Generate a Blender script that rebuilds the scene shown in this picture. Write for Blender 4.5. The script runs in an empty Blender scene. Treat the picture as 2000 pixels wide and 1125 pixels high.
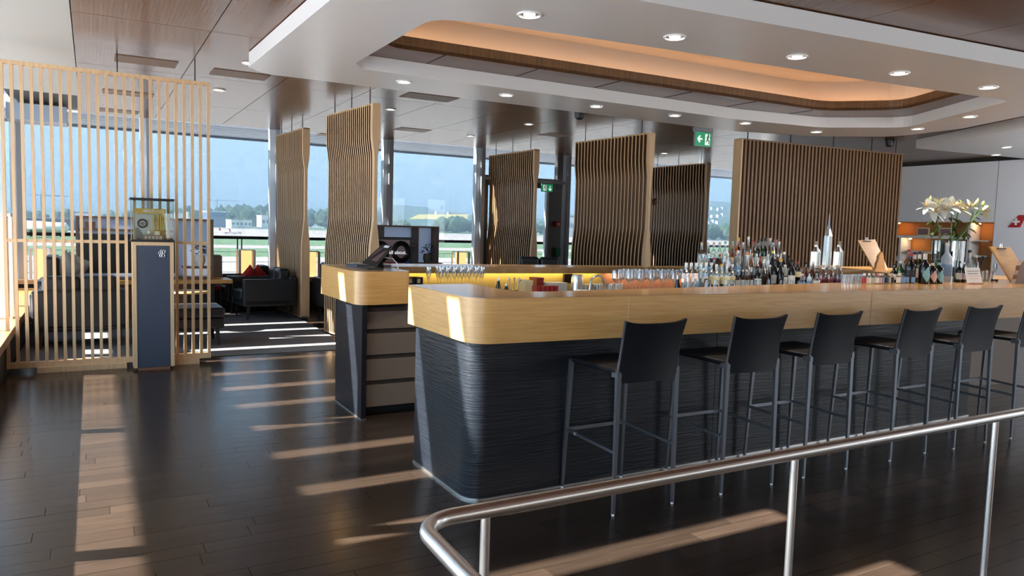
import bpy, bmesh, math, random
from mathutils import Vector, Matrix, Euler
from mathutils.geometry import tessellate_polygon
random.seed(7)
S = bpy.context.scene
COL = S.collection
PI = math.pi

# ------------------------------------------------------------------ camera
EYE = 1.55
PP = (1000.0, 562.5)
VXP, VYP = (3560.0, 520.0), (178.0, 424.0)
FPX = math.sqrt(-((VXP[0]-PP[0])*(VYP[0]-PP[0]) + (VXP[1]-PP[1])*(VYP[1]-PP[1])))
def _dir(v): return Vector((v[0]-PP[0], -(v[1]-PP[1]), -FPX)).normalized()
_X, _Y = _dir(VXP), _dir(VYP)
_Z = _X.cross(_Y)
ROT = Matrix((_X, _Y, _Z))                 # camera coordinates -> world
def at(px, py, x=None, y=None, z=None):    # the point of the place seen at a pixel of the photograph, on a plane of the place
    r = ROT @ Vector((px-PP[0], -(py-PP[1]), -FPX))
    t = (z-EYE)/r.z if z is not None else (x/r.x if x is not None else y/r.y)
    return Vector((r.x*t, r.y*t, EYE + r.z*t))
def seen(p):
    c = ROT.transposed() @ (Vector(p) - Vector((0, 0, EYE)))
    if c.z > -0.05: return None
    return (PP[0] + c.x*FPX/-c.z, PP[1] - c.y*FPX/-c.z)
cd = bpy.data.cameras.new('camera')
cd.sensor_width = 36.0
cd.lens = FPX*36/2000
cd.clip_start, cd.clip_end = 0.05, 30000
cam = bpy.data.objects.new('camera', cd)
cam.matrix_world = Matrix.Translation((0, 0, EYE)) @ ROT.to_4x4()
COL.objects.link(cam)
S.camera = cam

# ------------------------------------------------------------------ world, sun, exposure
SKY, SUN, EXPO = 2.30, 26.0, 0.98
w = bpy.data.worlds.new('sky'); S.world = w; w.use_nodes = True
nt = w.node_tree
bg = nt.nodes['Background']
tc = nt.nodes.new('ShaderNodeTexCoord'); sx = nt.nodes.new('ShaderNodeSeparateXYZ')
ramp = nt.nodes.new('ShaderNodeValToRGB')
nt.links.new(tc.outputs['Generated'], sx.inputs[0]); nt.links.new(sx.outputs['Z'], ramp.inputs[0])
nt.links.new(ramp.outputs[0], bg.inputs['Color'])
e = ramp.color_ramp.elements
e[0].position, e[0].color = 0.0, (0.60, 0.79, 0.97, 1)
e[1].position, e[1].color = 1.0, (0.22, 0.42, 0.80, 1)
m_ = e.new(0.12); m_.color = (0.52, 0.75, 0.97, 1)
bg.inputs['Strength'].default_value = SKY
ld = bpy.data.lights.new('sun', 'SUN'); ld.energy = SUN; ld.angle = math.radians(0.53); ld.color = (1.0, 0.95, 0.87)
sun = bpy.data.objects.new('sun', ld); COL.objects.link(sun)
SUND = Vector((1.35, -0.31, -1.0)).normalized()
sun.rotation_euler = SUND.to_track_quat('-Z', 'Y').to_euler()
sun.location = (-20, 5, 20)
def fill_light(name, loc, rot, sx_, sy_, watt, col):     # added area fill out of view, lifting the room's brightness
    a = bpy.data.lights.new(name, 'AREA'); a.shape = 'RECTANGLE'; a.size, a.size_y = sx_, sy_; a.energy = watt; a.color = col
    o = bpy.data.objects.new(name, a); COL.objects.link(o); o.location = loc; o.rotation_euler = rot
fill_light('rear_up_fill', (8.0, -2.4, 1.4), (math.radians(145), 0, 0), 13, 1.0, 75, (.93, .97, 1.0))  # added upward fill for the ceiling and slab, no such lamp known
fill_light('rear_fill', (12.4, -2.9, 1.8), (math.pi/2, 0, 0), 5, 1.9, 110, (.86, .93, 1.0))  # added fill for the right side; the rear wall has no window
fill_light('left_window_fill', (-1.03, 3.5, 1.25), (math.radians(106), 0, -math.pi/2), 11, 1.5, 28, (.80, .93, 1.0))  # added fill boosting what enters by the left windows
pl = bpy.data.lights.new('side_fill', 'POINT'); pl.energy = 105; pl.shadow_soft_size = .4; pl.color = (.95, .97, 1.0)  # added fill lamp out of view, brightens the right wall
po = bpy.data.objects.new('side_fill', pl); COL.objects.link(po); po.location = (12.6, 3.9, 2.5)
v = S.view_settings
S.display_settings.display_device = 'sRGB'
v.view_transform = 'Standard'; v.look = 'None'; v.gamma = 1.0; v.exposure = EXPO; v.use_curve_mapping = False
try:
    S.cycles.use_denoising = True
    S.cycles.max_bounces = 10; S.cycles.diffuse_bounces = 5; S.cycles.glossy_bounces = 4
    S.cycles.transparent_max_bounces = 24
    S.cycles.caustics_reflective = False; S.cycles.caustics_refractive = False
    S.cycles.sample_clamp_indirect = 6.0
except Exception: pass

# ------------------------------------------------------------------ materials
def L(c):
    return tuple(((x/255)/12.92 if x/255 <= .04045 else ((x/255+.055)/1.055)**2.4) for x in c) + (1,)
def mat(name, col, rough=.5, metal=0.0, spec=.5, emit=None, estr=0.0, coat=0.0):
    m = bpy.data.materials.new(name); m.use_nodes = True
    b = m.node_tree.nodes['Principled BSDF']
    b.inputs['Base Color'].default_value = col if len(col) == 4 else (*col, 1)
    b.inputs['Roughness'].default_value = rough; b.inputs['Metallic'].default_value = metal
    b.inputs['Specular IOR Level'].default_value = spec
    b.inputs['Coat Weight'].default_value = coat; b.inputs['Coat Roughness'].default_value = .15
    if emit:
        b.inputs['Emission Color'].default_value = (*emit[:3], 1); b.inputs['Emission Strength'].default_value = estr
    return m
def N(m, t, **kw):
    n = m.node_tree.nodes.new(t)
    for k, x in kw.items(): setattr(n, k, x)
    return n
def LK(m, a, b): m.node_tree.links.new(a, b)
def grain(name, c1, c2, stretch=(1, 1, 30), scale=2.0, rough=.4, spec=.5, bump=0.0, coat=0.0, vary=None, gen='Object'):
    m = mat(name, c1, rough, spec=spec, coat=coat); b = m.node_tree.nodes['Principled BSDF']
    tcn = N(m, 'ShaderNodeTexCoord'); mp = N(m, 'ShaderNodeMapping'); mp.inputs['Scale'].default_value = stretch
    no = N(m, 'ShaderNodeTexNoise'); no.inputs['Scale'].default_value = scale; no.inputs['Detail'].default_value = 5; no.inputs['Distortion'].default_value = .4
    mx = N(m, 'ShaderNodeMix', data_type='RGBA')
    LK(m, tcn.outputs[gen], mp.inputs[0]); LK(m, mp.outputs[0], no.inputs['Vector'])
    cr = N(m, 'ShaderNodeValToRGB'); cr.color_ramp.elements[0].position = .32; cr.color_ramp.elements[1].position = .68
    LK(m, no.outputs['Fac'], cr.inputs[0]); LK(m, cr.outputs[0], mx.inputs[0])
    mx.inputs[6].default_value = (*c1[:3], 1); mx.inputs[7].default_value = (*c2[:3], 1)
    out = mx.outputs[2]
    if vary:
        hs = N(m, 'ShaderNodeHueSaturation')
        if vary == 'object': r = N(m, 'ShaderNodeObjectInfo').outputs['Random']
        else: r = N(m, 'ShaderNodeNewGeometry').outputs['Random Per Island']
        mr = N(m, 'ShaderNodeMapRange'); mr.inputs[3].default_value = .74; mr.inputs[4].default_value = 1.28
        LK(m, r, mr.inputs[0]); LK(m, mr.outputs[0], hs.inputs['Value']); LK(m, out, hs.inputs['Color']); out = hs.outputs[0]
        add = N(m, 'ShaderNodeVectorMath', operation='ADD'); 
        LK(m, tcn.outputs[gen], add.inputs[0]); LK(m, r, add.inputs[1]); LK(m, add.outputs[0], mp.inputs[0])
    LK(m, out, b.inputs['Base Color'])
    if bump:
        bp = N(m, 'ShaderNodeBump'); bp.inputs['Strength'].default_value = bump; bp.inputs['Distance'].default_value = .004
        LK(m, no.outputs['Fac'], bp.inputs['Height']); LK(m, bp.outputs[0], b.inputs['Normal'])
    return m
def clear(name, tint, refl=.06, rough=.02, edge=.5):
    m = bpy.data.materials.new(name); m.use_nodes = True
    t = m.node_tree; t.nodes.remove(t.nodes['Principled BSDF'])
    tr = N(m, 'ShaderNodeBsdfTransparent'); tr.inputs[0].default_value = (*tint[:3], 1)
    gl = N(m, 'ShaderNodeBsdfGlossy'); gl.inputs['Roughness'].default_value = rough
    lw = N(m, 'ShaderNodeLayerWeight'); lw.inputs['Blend'].default_value = .35
    mr = N(m, 'ShaderNodeMapRange'); mr.inputs[3].default_value = refl; mr.inputs[4].default_value = edge
    LK(m, lw.outputs['Facing'], mr.inputs[0])
    mx = N(m, 'ShaderNodeMixShader'); LK(m, mr.outputs[0], mx.inputs[0]); LK(m, tr.outputs[0], mx.inputs[1]); LK(m, gl.outputs[0], mx.inputs[2])
    LK(m, mx.outputs[0], t.nodes['Material Output'].inputs[0])
    return m
M = {}
M['oak'] = grain('oak', L((212, 164, 98)), L((196, 144, 80)), (2, 2, 45), 2.2, .38, coat=.15)
M['oak_top'] = grain('oak_top', L((182, 138, 84)), L((166, 122, 70)), (2, 40, 2), 2.2, .22, coat=.4)
M['slat'] = grain('slat_oak', L((226, 192, 150)), L((212, 174, 130)), (20, 20, 1.2), 2.0, .5)
M['slat_shade'] = grain('slat_shade', L((112, 78, 46)), L((92, 62, 36)), (20, 20, 1.2), 2.0, .5)  # shade between the fins, put into the colour of their broad faces
M['slat_dark'] = grain('slat_brown', L((130, 94, 58)), L((108, 76, 44)), (20, 20, 1), 2.0, .5)
M['navy'] = grain('navy_wood', L((24, 29, 37)), L((13, 16, 22)), (1.5, 1.5, 40), 2.6, .36, spec=.45, bump=.6)
M['navy_flat'] = mat('navy_lacquer', L((62, 70, 86)), .45)
M['taupe'] = mat('taupe_front', L((112, 98, 86)), .38)
M['floor'] = grain('dark_oak_plank', L((55, 44, 36)), L((44, 35, 29)), (1.2, 22, 1), 2.4, .23, bump=.08, vary='object')
M['floor2'] = grain('dark_oak_far', L((55, 44, 36)), L((44, 35, 29)), (1.2, 22, 1), 2.4, .23, vary='island')
M['black'] = mat('black_metal', (.012, .012, .013), .45)
M['dark'] = mat('dark_void', (.008, .007, .006), .6)
M['leather'] = mat('black_leather', (.014, .015, .018), .38)
M['stool_leather'] = mat('stool_leather', (.004, .005, .008), .42, spec=.3)
M['white'] = mat('white_lacquer', L((232, 231, 229)), .32, spec=.6)
M['wallwhite'] = mat('white_wall', L((236, 236, 240)), .5)
M['cream'] = mat('cream_plaster', L((176, 175, 168)), .6)
M['steel'] = mat('brushed_steel', (.70, .69, .67), .33, 1.0)
M['grip'] = mat('drawer_grip', L((66, 56, 50)), .4)
M['frame'] = mat('window_frame', L((160, 166, 172)), .5, .0)
M['framedark'] = mat('door_frame', L((96, 96, 96)), .4, .4)
M['framelight'] = mat('pale_frame', L((222, 234, 244)), .4, .0)
M['stoolmetal'] = mat('anodised_grey', (.17, .18, .20), .35, .8)
M['carpet'] = grain('grey_carpet', L((126, 126, 126)), L((100, 100, 101)), (60, 60, 60), 3, .9, spec=.1, bump=.3)
M['windowglass'] = clear('tinted_pane', (.515, .52, .525), .010, .01, .10)
M['clearglass'] = clear('open_pane', (.97, .98, .98), .02, .01, .12)
M['glass'] = clear('drinking_glass', (.92, .94, .95), .14, .04, .95)
M['glass_dark'] = clear('vase_glass', (.35, .42, .40), .10, .03, .6)
M['caseglass'] = clear('case_glass', (.93, .96, .95), .03, .01, .35)
M['liquor'] = clear('clear_bottle', (.80, .84, .84), .12, .08, .75)
M['amber'] = clear('amber_bottle', (.55, .25, .05), .08, .06, .5)
M['whisky'] = clear('whisky_bottle', (.75, .42, .12), .08, .06, .5)
M['green'] = clear('green_bottle', (.10, .32, .10), .08, .06, .5)
M['red_liquid'] = mat('red_liquid', L((150, 40, 52)), .2)
M['pink_liquid'] = mat('pink_liquid', L((186, 92, 98)), .2)
M['purple_liquid'] = mat('purple_liquid', L((128, 70, 110)), .2)
M['blackglass'] = mat('black_bottle', (.006, .006, .007), .12)
M['frost'] = mat('frosted_bottle', L((176, 190, 204)), .35)
def plain(n, c, r=.5): M[n] = mat(n, L(c), r)
for n, c in dict(cork=(206, 178, 150), capwhite=(224, 220, 214), capteal=(120, 178, 164), capgold=(208, 166, 72), capred=(170, 40, 46), capblack=(24, 24, 26), capnavy=(36, 40, 74),
                 capyellow=(222, 212, 60), cappink=(206, 112, 116), caporange=(214, 130, 90), label=(224, 222, 214), labelgrey=(176, 178, 170), labelblue=(120, 160, 205), labelteal=(128, 182, 186), labelpink=(214, 172, 160),
                 labelcream=(228, 214, 170), labelblack=(30, 30, 32), labelpurple=(176, 166, 190), redbox=(142, 34, 34), paper=(236, 236, 232), candle=(240, 232, 210), redcloth=(170, 36, 34), greycloth=(150, 150, 148),
                 leaf=(70, 104, 44), leafdark=(44, 66, 34), stem=(96, 128, 66), petal=(240, 240, 232), petalpale=(226, 226, 190), bud=(196, 206, 120), terracotta=(150, 104, 80), vasegrey=(118, 116, 108), goldplate=(206, 166, 74), darkfoliage=(40, 48, 38),
                 walnut=(112, 82, 62), grass=(104, 132, 84), runway=(178, 166, 156), apron=(190, 184, 176), terrace=(140, 148, 160), rape=(214, 190, 60), hillgreen=(60, 86, 54), treegreen=(52, 76, 46), bluehall=(92, 112, 150), whitehouse=(220, 220, 222), roofgrey=(130, 134, 140), glassblue=(86, 108, 130),
                 brownframe=(110, 82, 62), panelblue=(186, 194, 210), exitgreen=(0, 110, 70), signred=(178, 30, 40), louvre=(158, 172, 186), bluelight=(60, 90, 190), screenblack=(8, 8, 10), screengrey=(56, 44, 46), nicheoak=(190, 132, 72), ceilbrown=(112, 80, 54)).items(): plain(n, c)
M['screengrey'] = mat('lit_screen', L((56, 44, 46)), .3, emit=L((60, 46, 50)), estr=.5); M['screentext'] = mat('screen_text', L((220, 220, 224)), .3, emit=L((220, 220, 225)), estr=.6)
M['exitlit'] = mat('exit_panel', L((10, 120, 76)), .4, emit=L((10, 120, 76)), estr=.5)
M['exitwhite'] = mat('exit_symbol', L((235, 240, 238)), .4, emit=L((235, 240, 238)), estr=.35)
M['lampglow'] = mat('lamp_core', L((250, 190, 120)), .5, emit=L((255, 190, 125)), estr=.75)
M['lamppale'] = mat('pale_lamp_core', L((236, 226, 214)), .5, emit=L((255, 226, 196)), estr=.12)
M['lampshade'] = mat('lamp_screen', L((232, 228, 222)), .5)
M['bulb'] = mat('bulb', (1, 1, 1), .3, emit=(1, .94, .84), estr=9)
M['reflector'] = mat('reflector', (.8, .8, .8), .2, 1.0)
M['cove'] = mat('cove_strip', (1, .6, .3), .5, emit=(1.0, .50, .25), estr=9.5)
M['ledy'] = mat('led_yellow', (1, .8, .3), .5, emit=(1.0, .72, .16), estr=8)
M['ledo'] = mat('led_orange', (1, .6, .3), .5, emit=(1.0, .55, .28), estr=8)
M['nichelamp'] = mat('niche_lamp', (1, .6, .3), .5, emit=(1.0, .62, .28), estr=28)
M['splashgrey'] = mat('splash_panel', L((190, 176, 140)), .35)
M['splashpink'] = mat('splash_copper', L((200, 160, 136)), .35)
m = mat('backlit_panel', L((206, 212, 224)), .5); M['panelblue'] = m
tl = N(m, 'ShaderNodeBsdfTranslucent'); tl.inputs[0].default_value = L((215, 222, 235)); ms = N(m, 'ShaderNodeMixShader'); ms.inputs[0].default_value = .85
LK(m, m.node_tree.nodes['Principled BSDF'].outputs[0], ms.inputs[1]); LK(m, tl.outputs[0], ms.inputs[2]); LK(m, ms.outputs[0], m.node_tree.nodes['Material Output'].inputs[0])
# grooved ceiling veneer
m = grain('ceiling_veneer', L((116, 72, 40)), L((104, 64, 33)), (30, .8, 1), 2, .25, spec=.36); M['ceil'] = m
b = m.node_tree.nodes['Principled BSDF']
ge = N(m, 'ShaderNodeNewGeometry'); se = N(m, 'ShaderNodeSeparateXYZ'); LK(m, ge.outputs['Position'], se.inputs[0])
d1 = N(m, 'ShaderNodeMath', operation='DIVIDE'); d1.inputs[1].default_value = .034; LK(m, se.outputs['X'], d1.inputs[0])
fr = N(m, 'ShaderNodeMath', operation='FRACT'); LK(m, d1.outputs[0], fr.inputs[0])
lt = N(m, 'ShaderNodeMath', operation='LESS_THAN'); lt.inputs[1].default_value = .30; LK(m, fr.outputs[0], lt.inputs[0])
mu = N(m, 'ShaderNodeMath', operation='MULTIPLY'); mu.inputs[1].default_value = .8; LK(m, lt.outputs[0], mu.inputs[0])
src = b.inputs['Base Color'].links[0].from_socket
mx = N(m, 'ShaderNodeMix', data_type='RGBA'); LK(m, mu.outputs[0], mx.inputs[0]); LK(m, src, mx.inputs[6]); mx.inputs[7].default_value = L((70, 46, 32)); LK(m, mx.outputs[2], b.inputs['Base Color'])

# ------------------------------------------------------------------ helpers
def rounded(pts, rad, seg=6):
    """polygon with rounded corners; rad: one radius or one per corner"""
    out = []; n = len(pts)
    for i in range(n):
        r = rad[i] if isinstance(rad, (list, tuple)) else rad
        p = Vector(pts[i][:2]); a = Vector(pts[i-1][:2]); c = Vector(pts[(i+1) % n][:2])
        if r <= 0: out.append(p); continue
        u = (a-p).normalized(); q = (c-p).normalized()
        ang = u.angle(q); t = min(r/math.tan(ang/2), (a-p).length*.49, (c-p).length*.49)
        p0, p1 = p+u*t, p+q*t
        for k in range(seg+1):
            s = k/seg; out.append(p0*(1-s)**2 + p*2*s*(1-s) + p1*s**2)
    return [(q.x, q.y) for q in out]
class MB:
    def __init__(s): s.v = []; s.f = []; s.m = []; s.mi = 0
    def add(s, vs, fs):
        o = len(s.v); s.v += [tuple(x) for x in vs]
        for f in fs: s.f.append(tuple(o+i for i in f)); s.m.append(s.mi)
        return s
    def box(s, x0, x1, y0, y1, z0, z1):
        v_ = [(x, y, z) for z in (z0, z1) for y in (y0, y1) for x in (x0, x1)]
        return s.add(v_, [(0, 2, 3, 1), (4, 5, 7, 6), (0, 1, 5, 4), (2, 6, 7, 3), (0, 4, 6, 2), (1, 3, 7, 5)])
    def bar(s, a, b, wx, wy=None, r2=None):
        """square bar from a to b; r2 scales its far end"""
        a, b = Vector(a), Vector(b); wy = wy or wx; k = 1 if r2 is None else r2
        z = (b-a).normalized(); x = Vector((1, 0, 0)) if abs(z.x) < .8 else Vector((0, 1, 0))
        y = z.cross(x).normalized(); x = y.cross(z)
        v_ = []
        for p, q in ((a, 1), (b, k)):
            for i, j in ((-1, -1), (1, -1), (1, 1), (-1, 1)): v_.append(p + x*wx*.5*i*q + y*wy*.5*j*q)
        return s.add(v_, [(3, 2, 1, 0), (4, 5, 6, 7), (0, 1, 5, 4), (1, 2, 6, 5), (2, 3, 7, 6), (3, 0, 4, 7)])
    def prism(s, poly, z0, z1, holes=()):
        loops = [list(poly)] + [list(h) for h in holes]
        flat = [p for l in loops for p in l]; n = len(flat)
        tri = tessellate_polygon([[Vector((p[0], p[1], 0)) for p in l] for l in loops])
        vs = [(p[0], p[1], z0) for p in flat] + [(p[0], p[1], z1) for p in flat]
        fs = []
        for t in tri:
            a, b_, c = (Vector(flat[i]) for i in t)
            up = (b_-a).cross(c-a) if hasattr(Vector((0, 0)), 'cross') else 0
            t = tuple(t) if up > 0 else tuple(reversed(t))
            fs.append(tuple(i+n for i in t)); fs.append(tuple(reversed(t)))
        o = 0
        for l in loops:
            k = len(l); area = sum(l[i][0]*l[(i+1) % k][1]-l[(i+1) % k][0]*l[i][1] for i in range(k))
            ccw = (area > 0) == (o == 0)
            for i in range(k):
                a, b_ = o+i, o+(i+1) % k
                fs.append((a, b_, b_+n, a+n) if ccw else (b_, a, a+n, b_+n))
            o += k
        return s.add(vs, fs)
    def prism_axis(s, poly, a0, a1, axis='y'):
        """polygon in a vertical plane, extruded along axis; poly points are (u,z)"""
        t = MB().prism(poly, a0, a1)
        if axis == 'y': vs = [(x, z, y) for x, y, z in t.v]
        else: vs = [(z, x, y) for x, y, z in t.v]
        return s.add(vs, [tuple(reversed(f)) for f in t.f] if axis == 'y' else t.f)
    def tube(s, pts, r, n=8, closed=False):
        pts = [Vector(p) for p in pts]; m_ = len(pts); rs = r if isinstance(r, (list, tuple)) else [r]*m_
        vs = []; up = None
        for i, p in enumerate(pts):
            if closed: d = (pts[(i+1) % m_]-pts[i-1]).normalized()
            else: d = (pts[min(i+1, m_-1)]-pts[max(i-1, 0)]).normalized()
            if up is None:
                up = Vector((0, 0, 1)) if abs(d.z) < .9 else Vector((1, 0, 0))
            x = d.cross(up)
            if x.length < 1e-5: x = d.orthogonal()
            x.normalize(); y = x.cross(d).normalized(); up = y
            for k in range(n):
                a = 2*PI*k/n; vs.append(p + (x*math.cos(a)+y*math.sin(a))*rs[i])
        fs = []
        for i in range(m_ if closed else m_-1):
            j = (i+1) % m_
            for k in range(n): fs.append((i*n+k, i*n+(k+1) % n, j*n+(k+1) % n, j*n+k))
        if not closed: fs += [tuple(reversed(range(n))), tuple((m_-1)*n+k for k in range(n))]
        return s.add(vs, fs)
    def lathe(s, prof, n=14, c=(0, 0, 0), cap=True, sq=0):
        """prof: (r,z) from the bottom up; sq>0 gives a squarish section"""
        vs = []
        for r, z in prof:
            for k in range(n):
                a = 2*PI*(k+.5)/n; q = 1
                if sq: q = 1/max(abs(math.cos(a)), abs(math.sin(a)))**sq
                vs.append((c[0]+r*q*math.cos(a), c[1]+r*q*math.sin(a), c[2]+z))
        fs = []
        for i in range(len(prof)-1):
            for k in range(n): fs.append((i*n+k, i*n+(k+1) % n, (i+1)*n+(k+1) % n, (i+1)*n+k))
        if cap: fs += [tuple(reversed(range(n))), tuple((len(prof)-1)*n+k for k in range(n))]
        return s.add(vs, fs)
    def blob(s, c, r, seed=0, sub=1):
        bm = bmesh.new(); bmesh.ops.create_icosphere(bm, subdivisions=sub, radius=1)
        rr = random.Random(seed)
        vs = [(c[0]+v_.co.x*r[0]*rr.uniform(.8, 1.15), c[1]+v_.co.y*r[1]*rr.uniform(.8, 1.15), c[2]+v_.co.z*r[2]*rr.uniform(.8, 1.15)) for v_ in bm.verts]
        fs = [tuple(v_.index for v_ in f.verts) for f in bm.faces]; bm.free()
        return s.add(vs, fs)
    def mesh(s, name, mats, smooth=False):
        me = bpy.data.meshes.new(name); me.from_pydata(s.v, [], s.f)
        for q in (mats if isinstance(mats, (list, tuple)) else [mats]): me.materials.append(M[q] if isinstance(q, str) else q)
        if any(s.m): me.polygons.foreach_set('material_index', s.m)
        if smooth:
            me.polygons.foreach_set('use_smooth', [True]*len(me.polygons))
            try: me.set_sharp_from_angle(angle=math.radians(40))
            except Exception: pass
        me.update()
        return me
    def build(s, name, mats, parent=None, smooth=False, bevel=0.0, loc=None, rot=None):
        return link(name, s.mesh(name, mats, smooth), parent, bevel, loc, rot)
def link(name, me, parent=None, bevel=0.0, loc=None, rot=None):
    o = bpy.data.objects.new(name, me); COL.objects.link(o)
    if parent: o.parent = parent
    if loc is not None: o.location = loc
    if rot is not None: o.rotation_euler = rot
    if bevel:
        b_ = o.modifiers.new('bevel', 'BEVEL'); b_.width = bevel; b_.segments = 3; b_.limit_method = 'ANGLE'
        o.data.polygons.foreach_set('use_smooth', [True]*len(o.data.polygons))
        n_ = o.modifiers.new('normals', 'WEIGHTED_NORMAL')
    return o
def tag(o, label, cat, group=None, kind=None):
    o['label'] = label; o['category'] = cat
    if group: o['group'] = group
    if kind: o['kind'] = kind
    return o
def thing(name, label, cat, loc=(0, 0, 0), rz=0, group=None, kind=None):
    o = bpy.data.objects.new(name, None); COL.objects.link(o)
    o.location = loc; o.rotation_euler = (0, 0, rz); o.empty_display_size = .1
    return tag(o, label, cat, group, kind)
def struct(o, label, cat): return tag(o, label, cat, kind='structure')
def dup(root, loc, rz, label, group=None):
    r = root.copy(); COL.objects.link(r); r.location = loc; r.rotation_euler = (0, 0, rz); r['label'] = label
    if group: r['group'] = group
    for ch in list(root.children):
        c = ch.copy(); COL.objects.link(c); c.parent = r
        for g in list(ch.children):
            q = g.copy(); COL.objects.link(q); q.parent = c
    return r
ORD = 'first second third fourth fifth sixth seventh eighth ninth tenth eleventh twelfth thirteenth fourteenth fifteenth sixteenth seventeenth eighteenth nineteenth twentieth'.split()
def nth(i): return ORD[i] if i < 20 else ORD[i % 20] + ' beyond twenty'
def text(body, size, mt, parent, loc, rot, ext=.001, name='lettering', align='CENTER'):
    c = bpy.data.curves.new(name, 'FONT'); c.body = body; c.size = size; c.extrude = ext; c.align_x = align; c.align_y = 'CENTER'
    c.materials.append(M[mt]); o = bpy.data.objects.new(name, c); COL.objects.link(o)
    me = bpy.data.meshes.new_from_object(o.evaluated_get(bpy.context.evaluated_depsgraph_get()))
    bpy.data.objects.remove(o); me.name = name
    if not me.materials: me.materials.append(M[mt])
    return link(name, me, parent, loc=loc, rot=rot)
H = 3.2          # wood ceiling
HAZE = .0004
# ================================================================== STRUCTURE
XR, YW, YB = 15.3, 13.85, -3.0       # right wall, window wall, rear wall
XL = -1.08                           # left window wall
# ---- floor: plank by plank near the camera, the rest joined
fl = thing('floor', 'dark brown oak plank floor of the lounge', 'floor', kind='structure')
MB().box(XL-.3, XR+.4, YB-.3, YW+.1, -.10, -.014).build('subfloor', 'dark', fl)
PW = .118
cand = []
y = YB; row = 0
while y < YW:
    x = XL - random.uniform(0, 1.4)
    while x < XR:
        ln = random.choice((.9, 1.2, 1.5, 1.8))
        cand.append((x, y, ln)); x += ln
    y += PW; row += 1
def near_score(c):
    q = seen((c[0]+c[2]/2, c[1], 0))
    if q is None or not (-150 < q[0] < 2150 and 560 < q[1] < 1200): return 1e9
    return math.hypot(c[0]+c[2]/2, c[1])
cand.sort(key=near_score)
plank_mesh = {ln: MB().box(.0012, ln-.0012, .0010, PW-.0010, -.014, 0).mesh('plank', 'floor') for ln in (.9, 1.2, 1.5, 1.8)}
for c in cand[:296]:
    o = link('plank', plank_mesh[c[2]], fl, loc=(c[0], c[1], random.uniform(-.0007, 0)))
mb = MB()
for c in cand[296:]: mb.box(c[0]+.0015, min(c[0]+c[2], XR+.1)-.0015, c[1]+.0015, c[1]+PW-.0015, -.014, 0)
o = mb.build('far_planks', 'floor2', fl); o['kind'] = 'stuff'

# ---- ceiling: veneered panels between seams, over a dark backing
ce = thing('ceiling', 'grooved wood veneer panel ceiling over the lounge', 'ceiling', kind='structure')
MB().box(-1.0, 2.3, YB-.3, YW+.05, 3.235, 3.27).build('backing', 'dark', ce)
MB().box(9.0, XR+.3, YB-.3, YW+.05, 3.235, 3.27).build('backing', 'dark', ce)
MB().box(2.3, 9.0, YB-.3, 4.6, 3.235, 3.27).build('backing', 'dark', ce)
MB().box(2.3, 9.0, 6.75, YW+.05, 3.235, 3.27).build('backing', 'dark', ce)
PX, PY = 1.035, 2.28
xs = [-.12] + [.94 + PX*k for k in range(14)] + [XR]
ys = [YB] + [7.11 + PY*k for k in range(-4, 3)] + [YW]
for i in range(len(xs)-1):
    for j in range(len(ys)-1):
        if xs[i+1] > 2.2 and xs[i] < 9.0 and ys[j] < 6.8 and ys[j+1] > 5.0: continue
        MB().box(xs[i]+.004, xs[i+1]-.004, ys[j]+.004, ys[j+1]-.004, H, H+.03).build('panel', 'ceil', ce)
# veneered soffit inside the white slab's opening, with the lit dome above
DOME = rounded([(2.35, 5.15), (8.35, 4.62), (8.95, 5.9), (8.3, 6.55), (2.35, 6.68)], [.2, .3, .35, .6, .2], 5)
outer = [(1.6, 4.3), (9.9, 3.9), (9.9, 6.4), (9.2, 7.4), (1.6, 7.7)]
MB().prism(outer, H-.006, H+.03, [DOME]).build('soffit', 'ceil', ce)
def off(poly, d):
    out = []; n = len(poly); cx = sum(p[0] for p in poly)/n; cy = sum(p[1] for p in poly)/n
    for i in range(n):
        a = Vector(poly[i-1]); c = Vector(poly[(i+1) % n]); t = (c-a).normalized(); nn = Vector((t.y, -t.x))
        out.append((poly[i][0]+nn.x*d, poly[i][1]+nn.y*d))
    return out
for k in range(7):      # seams of the soffit
    xk = 2.98 + PX*k
    MB().box(xk-.004, xk+.004, 6.6 if xk < 8.2 else 6.5, 7.35, H-.009, H-.004).build('seam', 'dark', ce)
MB().prism(off(DOME, .03), H, 3.315, [DOME]).build('upstand', 'slat_dark', ce)
BIG = off(DOME, .34)
MB().prism(off(DOME, .36), 3.62, 3.66).build('dome', 'cream', ce)
MB().prism(off(DOME, .36), 3.25, 3.63, [BIG]).build('dome_wall', 'cream', ce)
far = [p for p in off(DOME, .17)]
idx = [i for i, p in enumerate(far) if p[1] > 5.6 and p[0] > 2.15]
o = MB().tube([(far[i][0], far[i][1], 3.29) for i in idx], .018, 6).build('light_strip', 'cove', ce)

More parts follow.
